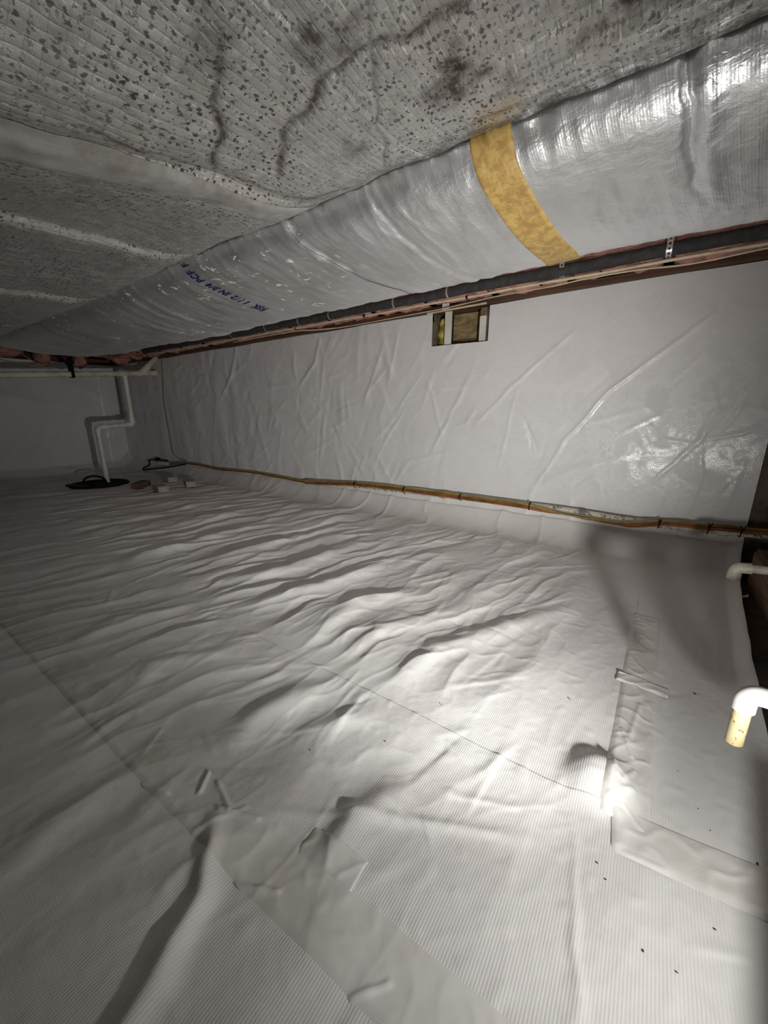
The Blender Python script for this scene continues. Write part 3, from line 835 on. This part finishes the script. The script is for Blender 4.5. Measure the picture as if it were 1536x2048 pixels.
CRACKS = [([(-.33, .70), (-.43, .70), (-.52, .67), (-.585, .665), (-.66, .69), (-.74, .70), (-.82, .77)], .008, .85),
          ([(-.66, .50), (-.72, .53), (-.80, .59), (-.88, .625)], .007, .9), ([(-.58, .44), (-.68, .48)], .012, .5),
          ([(-.45, .62), (-.50, .70), (-.55, .78), (-.60, .88), (-.66, .97)], .003, .55),
          ([(-.89, .86), (-.86, .92), (-.80, .98)], .012, .7), ([(-1.0, .30), (-.99, .36)], .012, .9),
          ([(-.91, .40), (-.92, .65), (-.89, .86), (-.87, .97)], .004, .7),
          ([(-1.75, .40), (-1.82, .44)], .010, .7), ([(-.20, .85), (.1, .70), (.6, .55)], .006, .45), ([(-.35, .90), (.2, .83), (.7, .80)], .006, .45), ([(-.45, .97), (.0, .95), (.5, .96)], .010, .5)]
def blanket(X, Y):
    sh = X.shape
    xs = X[:, 0]; o = np.argsort(RX)
    col = pchip1(xs, np.array(RX)[o], np.array(RZ)[o])          # (n,5)
    yb = Y[0]
    z = pchip1(yb, RY, col.T).T
    for r in RINGS[1:]:
        dd = r + .02 * np.sin(Y * 5 + r * 3) - X
        amp = .020 if r != -.94 else .014
        z = z - amp * sstep(-.006, .022, dd) * np.exp(-np.clip(dd, 0, 9) / .28) * sstep(1.03, .75, Y) * .8
        z = z + .010 * np.exp(-(dd / .03) ** 2) * sstep(1.03, .9, Y)
    z = z + .006 * perlin(X * 4, Y * 4, 110) + .004 * perlin(X * 11, Y * 9, 111) + .0018 * perlin(X * 34, Y * 30, 112)
    # long soft pulls running with the duct at the right
    right = sstep(-.55, -.1, X)
    z = z + right * (.010 * perlin(X * 1.2, Y * 16, 113) + .004 * perlin(X * 3, Y * 40, 114)) * sstep(.4, .7, Y)
    st = np.zeros(sh)
    for pts, wd, a in CRACKS:
        d, al = segdist(X + .012 * perlin(X * 14, Y * 14, 115), Y + .012 * perlin(X * 14, Y * 14, 116), pts)
        z = z + .004 * np.exp(-(d / (wd * 1.2)) ** 2)
        st = np.maximum(st, 1.15 * a * np.exp(-(d / (wd * 1.1)) ** 2) * (.75 + .35 * perlin(X * 30, Y * 30, 117)))
    st = np.maximum(st, .8 * np.clip(perlin(X * 9, Y * 9, 118) - .15 + .5 * perlin(X * 30, Y * 30, 122), 0, 1) * 1.5 * sstep(-.9, -.4, X))
    st = np.maximum(st, .6 * sstep(.93, 1.0, Y) * sstep(-.9, -.6, X) * np.clip(.5 + perlin(X * 20, Y * 20, 119), 0, 1))
    st = np.maximum(st, .75 * sstep(-.55, .15, X) * sstep(.45, .8, Y) * np.clip(.35 + .8 * perlin(X * 5, Y * 26, 123) + .5 * perlin(X * 24, Y * 24, 124), 0, 1))
    return z, np.clip(st, 0, 1)
bl = empty('insulation_blanket', (-1.5, .2, 1.20))
tag(bl, 'sagging grey foil-faced insulation blanket speckled with black mould overhead', 'insulation')
B0 = np.array(bl.location)
cuts = [1.0] + RINGS + [-6.05]
for a, b in zip(cuts, cuts[1:]):
    ys = np.concatenate([spacing(-.95, .1, .02, 0)[:-1], spacing(.1, 1.042, .007, 0)])
    xs = np.linspace(a, b, max(40, int(abs(b - a) / (.0065 if a > -2 else .012))))
    X, Y = np.meshgrid(xs, ys, indexing='ij')
    z, stn = blanket(X, Y)
    z2 = z.copy()
    if a in RINGS: z2[0] += .006
    grid('foil_panel', np.stack([X, Y, z2], -1) - B0, BLANKET, bl, np.stack([X, Y], -1), {'stain': stn})
# the dull silver tape closing the second seam
ys = spacing(-.6, 1.035, .008, 0); s = np.linspace(0, 1, 14)
S, Y = np.meshgrid(s, ys, indexing='ij')
xc = -.945 - .085 * S
zt = np.zeros_like(S)
for i in range(S.shape[1]):
    zz, _ = blanket(np.repeat(xc[:, i:i + 1], 5, 1), np.repeat(Y[:1, i:i + 1], 1, 0) + np.zeros((len(s), 5)))
    zt[:, i] = zz[:, 0]
zt -= .004; zt[0] += .003; zt[-1] += .003
o = grid('seam_tape', np.stack([xc, Y, zt], -1) - B0, BTAPE, bl, np.stack([xc, Y], -1)); o['label'] = 'clean silver tape over a seam of the blanket'

# ------------------------------------------------------------------ black insulated line and cream tube under the joists
def lineZ(x, z): return z + TILT * x
rl = empty('insulated_pipe', (-1.5, 2.2, 1.40))
tag(rl, 'black foam-insulated pipe strapped under the joists above white wall', 'pipe')
O = Vector(rl.location)
pts = [(x, 2.2 + .004 * math.sin(x * 2.1), lineZ(x, 1.4205) - .003 * math.sin(x * 3.7) ** 2) for x in np.linspace(1.6, -4.6, 90)]
part(MB().tube(pts, [.0262 + .0008 * math.sin(i * 1.7) for i in range(90)], 18), 'foam_sleeve', FOAM, rl, True)
def strap(x, width, holes, rad=.0285):
    prof2 = [(2.2 - rad, lineZ(x, JZ) - .001)]
    for a in np.linspace(180, 360, 13): prof2.append((2.2 + rad * math.cos(R(a)), lineZ(x, 1.419) + rad * math.sin(R(a))))
    prof2.append((2.2 + rad, lineZ(x, JZ) - .001))
    # resample evenly
    L = [0]
    for a, b in zip(prof2, prof2[1:]): L.append(L[-1] + math.dist(a, b))
    t = np.linspace(0, L[-1], 41); yy = np.interp(t, L, [p[0] for p in prof2]); zz = np.interp(t, L, [p[1] for p in prof2])
    sx = np.array([-.5, -.2, .2, .5]) * width + x
    Xs_, Ys_ = np.meshgrid(sx, yy, indexing='ij'); Zs_ = np.broadcast_to(zz, Xs_.shape)
    keep = np.ones((3, 40), bool)
    if holes: keep[1, 2::4] = False; keep[1, 3::4] = False
    return grid('hanger_strap', np.stack([Xs_, Ys_, Zs_], -1) - np.array(O), GALV, rl, keep=keep)
for x in (.365, -.05, -.465): strap(x, .0205, True)
for x in (-1.06, -1.42, -1.95, -2.25, -2.62, -3.05):                    # plain clips round the foam only
    a = np.linspace(0, 2 * np.pi, 25); Xs_, A_ = np.meshgrid(np.array([-.0052, .0052]) + x, a, indexing='ij')
    y0 = 2.2 + .004 * math.sin(x * 2.1); z0 = lineZ(x, 1.4205) - .003 * math.sin(x * 3.7) ** 2
    grid('clip', np.stack([Xs_, y0 + .0278 * np.cos(A_), z0 + .0278 * np.sin(A_)], -1) - np.array(O), GALV, rl)

ct = empty('cream_tube', (-1.5, 2.2, 1.36))
tag(ct, 'thin cream plastic tube running just below the black insulated pipe', 'tube')
O2 = Vector(ct.location)
pts = [(x, 2.205 + .004 * math.sin(x * 3), lineZ(x, 1.3805) - .003 * math.sin(x * 5.1) ** 2) for x in np.linspace(1.6, -4.4, 80)]
part(MB().tube(pts, .0068, 10), 'tube_run', CREAM, ct, True)
for x in (-.30, -.56, -.95, -1.66, -2.3):
    z = lineZ(x, 1.3790)
    part(MB().tube([(x - .006, 2.205, z), (x + .006, 2.205, z)], .0092, 10), 'cable_tie', BLACK, ct, True)

cb = MB().tube(smooth_path([(.9, 2.23, 1.375), (.35, 2.235, 1.375), (.05, 2.24, 1.362), (-.15, 2.24, 1.372), (-.35, 2.24, 1.372), (-.52, 2.25, 1.366), (-.85, 2.34, 1.384), (-1.2, 2.43, 1.388), (-1.7, 2.44, 1.378), (-2.05, 2.44, 1.372), (-2.2, 2.33, 1.352), (-2.4, 2.25, 1.346), (-3.1, 2.235, 1.332)], 8), .0036, 8)
tag(cb.build('house_cable', CREAM), 'slack cream cable looping below the thin tube along the sill', 'cable')

# ------------------------------------------------------------------ pipe and cables along the foot of the long wall
WP = [(-4.30, 2.435, .160), (-3.57, 2.44, .152), (-2.74, 2.44, .146), (-2.36, 2.44, .148), (-1.91, 2.44, .170), (-1.48, 2.44, .178), (-.54, 2.44, .192), (-.28, 2.44, .190), (-.05, 2.435, .182), (.13, 2.43, .184), (.31, 2.425, .192), (.75, 2.42, .212)]
wp = empty('plastic_pipe', (-1.9, 2.44, .16))
tag(wp, 'mud-splashed white plastic pipe running along foot of the long wall', 'pipe')
full = smooth_path(WP, 6)
cut = [p for p in full if p[0] > -2.40]
part(MB().tube(cut, .019, 14), 'pipe_run', PVC_DIRTY, wp, True)
for x, r_, m_ in ((-.265, .0198, GREYB), (-1.15, .0200, PVC_DIRTY), (.20, .0215, PVC_DIRTY), (.36, .0235, PVC_DIRTY)):
    a = [float(np.interp(x + d, [p[0] for p in full], [p[2] for p in full])) for d in (-.018, .018)]
    b = [float(np.interp(x + d, [p[0] for p in full], [p[1] for p in full])) for d in (-.018, .018)]
    part(MB().tube([(x - .018, b[0], a[0]), (x + .018, b[1], a[1])], r_ + .002, 14), 'coupling', m_, wp, True)
PX, PY, PZ = [p[0] for p in full], [p[1] for p in full], [p[2] for p in full]
CABLES = [('grey_cable', .0040, GREYW, 'thin grey cable along the top of the low wall pipe'),
          ('yellow_cable', .0055, YELLOW, 'yellow cable tied along the low pipe on the long wall'),
          ('orange_cable', .0055, ORANGE, 'thinner orange-brown cable tied between the yellow one and the thicker orange'),
          ('orange_cable', .0066, ORANGE, 'thickest orange-brown cable tied lowest along the low pipe on the long wall')]
def bundle(x, i):
    """centre of cable i at x: the cables lie side by side round the pipe and close up where the pipe ends"""
    y = float(np.interp(x, PX, PY)); z = float(np.interp(x, PX, PZ))
    k = float(sstep(-2.43, -2.60, x))                                   # 0 on the pipe, 1 past its end
    cen = float(np.interp(x, [-2.6, -1.95, -1.5, -1.0, -.58, -.35, -.08, .12, .75], [180, 128, 130, 148, 172, 246, 240, 122, 110]))
    on = (-40, -17, 9, 38)[i]; free = (-135, -45, 45, 135)[i]
    a = R(cen + on * (1 - k) + free * k)
    fit = .0195 + CABLES[i][1]
    for cx, cr in ((-.265, .0218), (-1.15, .0220), (.20, .0235), (.36, .0255)):
        fit = max(fit, (cr + CABLES[i][1]) * float(np.exp(-(max(abs(x - cx) - .030, 0) / .03) ** 2)))
    bow = max(0.0, float(perlin(x * 2.2, i + .5, 140 + i))) * (.010 if x > -2.4 else .004)
    near_tie = min(abs(x - t) for t in TIES)
    rho = (fit + bow * min(1.0, near_tie / .10)) * (1 - k) + (.0092 + bow) * k
    wob = .012 * float(perlin(x * 1.7, .3, 150)) * k * float(sstep(-4.5, -4.1, x))
    return (x, y + rho * math.cos(a), z + rho * math.sin(a) + wob)
TIES = (-1.94, -1.47, -1.02, -.56, .10, .30, .42)
def hull(P):
    P = sorted(P); out = []
    for seq in (P, P[::-1]):
        h = []
        for q in seq:
            while len(h) > 1 and (h[-1][0] - h[-2][0]) * (q[1] - h[-2][1]) - (h[-1][1] - h[-2][1]) * (q[0] - h[-2][0]) <= 0: h.pop()
            h.append(q)
        out += h[:-1]
    return out
for x in TIES:
    cs = [((float(np.interp(x, PX, PY)), float(np.interp(x, PX, PZ))), .019)] + [(bundle(x, i)[1:], CABLES[i][1]) for i in range(4)]
    ring = hull([(c[0] + (r_ + .0022) * math.cos(a), c[1] + (r_ + .0022) * math.sin(a)) for c, r_ in cs for a in np.linspace(0, 2 * math.pi, 17)[:-1]])
    m = MB().tube([(x, a, b) for a, b in ring + ring[:2]], .0026, 6)
    fy, fz = min(ring)                                                  # the cut-off tail of the tie sticks up in front
    m.tube([(x, fy, fz), (x + .004, fy - .008, fz + .016), (x + .010, fy - .004, fz + .034)], .0022, 6)
    part(m, 'cable_tie', BLACK, wp, True)
for i, (nm, r_, mt, lb) in enumerate(CABLES):
    tag(MB().tube([bundle(x, i) for x in np.linspace(.75, -4.5, 220)], r_, 8).build(nm, mt), lb, 'cable')

# splice and black loop at the far end
sp = empty('cable_splice', (-4.9, 2.40, .13))
tag(sp, 'white splice sleeve with black cable loop at end of the wall cables', 'connector')
part(MB().tube([(-5.08, 2.40, .118), (-5.07, 2.40, .118), (-4.80, 2.40, .128), (-4.79, 2.40, .128)], [.012, .021, .019, .012], 14), 'sleeve', PVC, sp, True)
part(MB().tube([(-4.79, 2.40, .128), (-4.66, 2.41, .145), (-4.50, 2.43, .158)], [.018, .012, .010], 10), 'boot', GREYB, sp, True)
part(MB().tube(smooth_path([(-4.48, 2.42, .150), (-4.80, 2.36, .092), (-5.15, 2.33, .045), (-5.36, 2.34, .018), (-5.42, 2.37, .030), (-5.30, 2.40, .085), (-5.36, 2.42, .125), (-5.20, 2.42, .150), (-4.9, 2.435, .158)], 8), .0085, 8), 'black_loop', BLACK, sp, True)
part(MB().tube([(-5.20, 2.42, .150), (-5.12, 2.42, .165), (-5.06, 2.42, .172)], [.012, .022, .010], 8), 'plug', BLACK, sp, True)
tag(MB().tube(smooth_path([(-4.775, 2.475, 1.345), (-4.81, 2.462, 1.05), (-4.82, 2.452, .82), (-4.79, 2.452, .41), (-4.775, 2.452, .26), (-4.66, 2.452, .195), (-4.48, 2.444, .182)], 8), .0055, 8).build('hanging_wire', GREYW),
    'single grey wire hanging down the long wall near the far corner', 'wire')

# ------------------------------------------------------------------ sump pit, discharge pipe, overhead drain
pz = float(floor_z(np.array([PIT[0]]), np.array([PIT[1]]))[0])
sm = empty('sump_pit', (PIT[0], PIT[1], -.004))
tag(sm, 'black sump pit lid in a torn hole of the floor liner', 'sump')
mb = MB(); n = 48
V = [(0, 0, .004)]; Fc = []
for rr, zz in ((.10, .004), (.22, .006), (.235, .016), (.26, .016), (.27, .0)):
    for k in range(n):
        a = 2 * math.pi * k / n; V.append((rr * 1.05 * math.cos(a), rr * math.sin(a), zz))
for k in range(n): Fc.append((0, 1 + k, 1 + (k + 1) % n))
for q in range(4):
    for k in range(n):
        a = 1 + q * n + k; b = 1 + q * n + (k + 1) % n; Fc.append((a, a + n, b + n, b))
mb.add(V, Fc); mb.build('lid', BLACK, sm, True)
MB().tube(smooth_path([(.12, -.10, .012), (.02, -.14, .05), (-.05, -.10, .075), (-.08, -.02, .085), (-.03, .05, .06), (.02, .06, .012)], 8), .010, 8).build('power_cord', BLACK, sm)
MB().tube(smooth_path([(.10, -.13, .012), (.14, -.20, .030), (.09, -.27, .045), (.06, -.31, .040)], 6), .013, 8).build('cord_end', BLACKR, sm)

XS = -4.85
dp = empty('discharge_pipe', (XS, 1.73, -.02))
tag(dp, 'white plastic discharge pipe rising from the sump pit in two bends', 'pipe')
def pipe_r(path, r_, name, mat, root): return part(MB().tube(path, r_, 16), name, mat, root, True)
ZB, ZT = .590, 1.130
pipe_r([(XS, 1.73, -.018), (XS, 1.73, ZB - .04)], .0242, 'riser', PVC, dp)
pipe_r([(XS, 1.73, ZB - .075), (XS, 1.73, ZB - .045)] + arc((XS, 1.77, ZB - .04), (0, -1, 0), (0, 0, 1), .04)[0:] + [(XS, 1.80, ZB)], .0305, 'elbow', PVC, dp)
pipe_r([(XS, 1.79, ZB), (XS, 2.03, ZB + .016)], .0242, 'cross_arm', PVC, dp)
pipe_r([(XS, 2.005, ZB + .016), (XS, 2.038, ZB + .016)] + [p for p in arc((XS, 2.038, ZB + .056), (0, 0, -1), (0, 1, 0), .04)] + [(XS, 2.078, ZB + .09)], .0305, 'elbow', PVC, dp)
pipe_r([(XS, 2.078, ZB + .07), (XS, 2.078, ZT - .002)], .0242, 'upper_riser', PVC, dp)

od = empty('drain_pipe', (XS, 1.5, 1.12))
tag(od, 'long horizontal white drain pipe hung across in front of the far wall', 'pipe')
def oz(y): return 1.066 + (y - 1.065) * .083
pipe_r([(XS, -.6, oz(-.6)), (XS, 2.30, oz(2.30))], .0285, 'pipe_run', PVC_OLD, od)
pipe_r([(XS, 2.20, oz(2.2)), (XS, 2.36, oz(2.36))], .0345, 'wye', PVC_OLD, od)
pipe_r([(XS, 2.25, oz(2.25)), (XS, 2.34, oz(2.34) + .075)], .0335, 'wye_branch', PVC_OLD, od)
pipe_r([(XS, 2.33, oz(2.34) + .07), (XS, 2.445, 1.345)], .0270, 'branch_pipe', PVC_OLD, od)
pipe_r([(XS, 2.36, oz(2.36)), (XS, 2.42, oz(2.42))], .030, 'end_stub', PVC_OLD, od)
pipe_r([(XS, 2.06, oz(2.06) - .03), (XS, 2.10, oz(2.10) - .03)], .012, 'saddle', PVC_OLD, od)
m = MB()
for y0 in (1.60,):
    zb = oz(1.60)
    m.box((XS - .0335, y0 - .014, zb - .034), (XS - .0300, y0 + .014, 1.262)).box((XS + .0300, y0 - .014, zb - .034), (XS + .0335, y0 + .014, 1.262)).box((XS - .0335, y0 - .014, zb - .0345), (XS + .0335, y0 + .014, zb - .031))
part(m, 'hanger', BLACK, od)
part(MB().tube([(XS + .035, 1.60, oz(1.6) + .035), (XS + .035, 1.52, 1.262)], .010, 8), 'brace', BLACK, od)
for pts, lb in (([(-5.2, 1.20, 1.42), (-5.0, 1.26, 1.30), (-4.92, 1.38, 1.18), (-4.9, 1.50, 1.16)], 'thin grey wire dropping from the duct end to the drain pipe'),
                ([(-5.3, 1.08, 1.33), (-5.1, 1.16, 1.22), (-4.95, 1.32, 1.175), (-4.9, 1.46, 1.145)], 'lower thin grey wire drooping towards the far drain pipe')):
    tag(MB().tube(smooth_path(pts, 6), .0045, 6).build('drooping_wire', GREYW), lb, 'wire')

# ------------------------------------------------------------------ bricks by the pit
def brick(loc, rz, label, mat=None):
    x, y = loc
    z = max(float(floor_z(np.array([x + dx]), np.array([y + dy]))[0]) for dx in (-.04, 0, .04) for dy in (-.07, 0, .07))
    o = MB().box((-.046, -.097, 0), (.046, .097, .058), .004).build('brick', mat or BRICKM, None, False)
    me = o.data; rs = np.random.RandomState(int(abs(x) * 1000))
    o.location = (x, y, z - .003); o.rotation_euler = (0, 0, R(rz))
    return tag(o, label, 'brick', 'loose bricks beside the sump pit')
brick((-4.23, 1.80), 38, 'reddish brown brick lying closest to the black sump pit', BRICKR)
brick((-3.84, 1.80), -100, 'loose brick in front of the other three, its pale end lit')
brick((-4.34, 2.14), -97, 'loose brick furthest back, below the cable splice')
brick((-3.89, 2.12), -112, 'loose greyish brick nearest the foot of the long wall')

# ------------------------------------------------------------------ the two condensate pipes poking in on the right
cp = empty('condensate_pipe', (.211, .84, .18))
tag(cp, 'white elbow pipe with yellowed drop end hanging over the liner edge', 'pipe')
E0 = Vector((.207, .84, .285))
pipe_r([(E0.x, E0.y, .179), (E0.x, E0.y, E0.z - .024)], .0134, 'drop_end', PVC_YEL, cp)
el = [(E0.x, E0.y, E0.z - .0345), (E0.x, E0.y, E0.z - .018)] + arc((E0.x + .018, E0.y, E0.z - .018), (-1, 0, 0), (0, 0, 1), .018) + [(E0.x + .036, E0.y, E0.z)]
pipe_r(el, .0172, 'elbow', PVC_GREY, cp)
pipe_r([(E0.x + .03, E0.y, E0.z), (.285, E0.y, E0.z), (1.85, E0.y, E0.z + .02)], .0134, 'pipe_run', PVC, cp)
tr = [(.285, .84, .275), (.285, .84, .215)] + arc((.315, .84, .215), (-1, 0, 0), (0, 0, -1), .03) + arc((.315, .84, .215), (0, 0, -1), (1, 0, 0), .03)[1:] + [(.345, .84, .285)]  # U-bend added out of view to shade the floor behind it
pipe_r(tr, .0225, 'shade_trap', PVC, cp)
pipe_r([(.392, .84, .185), (.392, .84, .30)], .023, 'shade_stub', PVC, cp)  # upright stub, also added out of view, widens that floor shade

cp2 = empty('condensate_pipe', (.30, 1.65, .22))
tag(cp2, 'dusty white elbow pipe resting across the dark timber by the liner edge', 'pipe')
E1 = Vector((.298, 1.65, .262))
el = [(E1.x, E1.y, E1.z - .040), (E1.x, E1.y, E1.z - .018)] + arc((E1.x + .018, E1.y, E1.z - .018), (-1, 0, 0), (0, 0, 1), .018) + [(E1.x + .038, E1.y, E1.z + .003)]
pipe_r(el, [.0185] * 2 + [.0178] * 9 + [.0178], 'elbow', PVC_OLD, cp2)
pipe_r([(E1.x + .03, E1.y, E1.z + .002), (1.85, E1.y, E1.z + .10)], .0134, 'pipe_run', PVC_OLD, cp2)

# ------------------------------------------------------------------ timber, and a black block for shadow, by the liner's free edge
tb = empty('timber', (.52, 1.75, -.03))
tag(tb, 'rough brown timber lying past the free edge of the liner', 'timber')
part(MB().box((.475, 1.22, -.03), (.62, 2.36, .135), .006), 'beam', WOOD_TIMBER, tb)
part(MB().box((.470, 1.25, .1355), (.640, 2.30, .165), .004), 'top_plank', WOOD_DARK, tb)
bb = MB().box((.47, 2.30, .085), (.80, 2.40, .17), .004).build('shadow_block', BLACK, None, False)  # solid black shape put in for the dark shadow below the pipe
bb.data.transform(Matrix.Translation((0, .075, -.085 - .03)))
bb.data.transform(Matrix.Diagonal((1, 1, 1, 1)))
tag(bb, 'black block put in for the shadow under the low pipe at the timber end', 'block')
sc = raw('liner_scrap', [(0, 0, 0), (.05, .015, .012), (.055, .05, .02), (.01, .045, .004), (0, 0, .002), (.05, .015, .014), (.055, .05, .022), (.01, .045, .006)],
         [(3, 2, 1, 0), (4, 5, 6, 7), (0, 1, 5, 4), (1, 2, 6, 5), (2, 3, 7, 6), (3, 0, 4, 7)], WHITE_STRIP)
sc.location = (.425, 2.13, -.02); sc.scale = (.45, .45, .6); tag(sc, 'small white scrap of liner in the dark gap by the timber', 'scrap')

# ------------------------------------------------------------------ crumbs of dirt on the liner
for i, (x, y, s_) in enumerate([(a_, b_, c_ * .42) for a_, b_, c_ in [(.205, 1.24, .006), (.262, .775, .005), (.03, .62, .003), (.045, .60, .0025), (.20, .70, .003), (.19, .62, .003), (.10, .53, .003), (.14, .53, .0025),
                                (-.08, 1.02, .004), (-.36, .80, .003), (-.42, .62, .003), (.155, .92, .0025), (.20, .80, .0025), (.185, .84, .0025), (-.55, .5, .003)]]):
    z = float(floor_z(np.array([x]), np.array([y]))[0]) + .003
    u = np.linspace(0, 2 * np.pi, 9); vv = np.linspace(.05, np.pi - .05, 6); U, V_ = np.meshgrid(u, vv, indexing='ij')
    r = 1 + .4 * perlin(np.cos(U) * 2 + i, V_ + np.sin(U) * 2, 130); r[-1] = r[0]
    o = grid('dirt_crumb', np.stack([s_ * 1.6 * r * np.sin(V_) * np.cos(U), s_ * r * np.sin(V_) * np.sin(U), s_ * .5 * (1 + r * np.cos(V_))], -1), CRUMB)
    o.location = (x, y, z); o.rotation_euler = (0, 0, i * 1.3)
    tag(o, 'tiny dark crumb of dirt lying on the white floor liner', 'dirt', 'dirt crumbs on the liner')

# ------------------------------------------------------------------ work lamp beside the camera, on a board added to shade the floor
pb = MB()
pb.add([(.222, -.05, .150), (.95, -.05, .150), (1.0, .69, .150), (.322, .69, .150), (.222, -.05, .172), (.95, -.05, .172), (1.0, .69, .172), (.322, .69, .172)],
       [(3, 2, 1, 0), (4, 5, 6, 7), (0, 1, 5, 4), (1, 2, 6, 5), (2, 3, 7, 6), (3, 0, 4, 7)])
pf = empty('shade_board', (.6, .3, -.03)); tag(pf, 'low board on two blocks, added under the work lamp to shade the floor', 'platform')  # unseen board and blocks, added so their edge shades the near floor
part(pb, 'board', WOOD_JOIST, pf)
for y in (.02, .40):
    part(MB().box((.45, y, -.03), (.85, y + .14, .1495), .005), 'block', CONC, pf)
lamp = empty('work_lamp', (LAMP.x, LAMP.y, .172)); tag(lamp, 'small lit yellow work lamp standing on the added shading board', 'lamp')
q = LAMP_AIM.to_track_quat('-Z', 'Y').to_matrix().to_4x4()
Mx = Matrix.Translation(LAMP - Vector(lamp.location) - LAMP_AIM * .045) @ q
def lpart(mb, name, mat):
    o = mb.build(name, mat, lamp, False); o.data.transform(Mx); return o
lpart(MB().box((-.055, -.045, -.012), (.055, .045, .030), .006), 'housing', LAMP_BODY)
lpart(MB().box((-.046, -.036, -.0150), (.046, .036, -.0121)), 'lamp_lens_offscreen', LENS)
fins = MB()
for i in range(6): fins.box((-.045 + .016 * i, -.040, .0301), (-.038 + .016 * i, .040, .045))
lpart(fins, 'cooling_fins', GREYB)
back = LAMP - LAMP_AIM * .045 - Vector(lamp.location)
st_ = MB().tube([(back.x + .03, back.y - .09, .008), (back.x + .03, back.y - .06, .09), (back.x + .02, back.y - .035, back.z)], .006, 8)
st_.tube([(back.x - .06, back.y - .10, .007), (back.x + .12, back.y - .10, .007)], .007, 8).tube([(back.x - .05, back.y - .02, .007), (back.x - .05, back.y - .10, .007)], .006, 8).tube([(back.x + .11, back.y - .02, .007), (back.x + .11, back.y - .10, .007)], .006, 8)
st_.build('stand', BLACK, lamp)
def spot(name, power, angle, blend, aim, radius):
    ld = bpy.data.lights.new(name, 'SPOT'); ld.energy = power; ld.spot_size = R(angle); ld.spot_blend = blend
    ld.shadow_soft_size = radius; ld.color = (1.0, .975, .94)
    lo = bpy.data.objects.new(name, ld); lo.location = LAMP - Vector(lamp.location)
    lo.rotation_euler = aim.to_track_quat('-Z', 'Y').to_euler()
    link(lo, lamp); return lo
spot('work_lamp_spill_offscreen', SPILL_W, 170, 1.0, LAMP_AIM, .022)
spot('work_lamp_hotspot_offscreen', HOTSPOT_W, 96, 1.0, LAMP_AIM, .022)
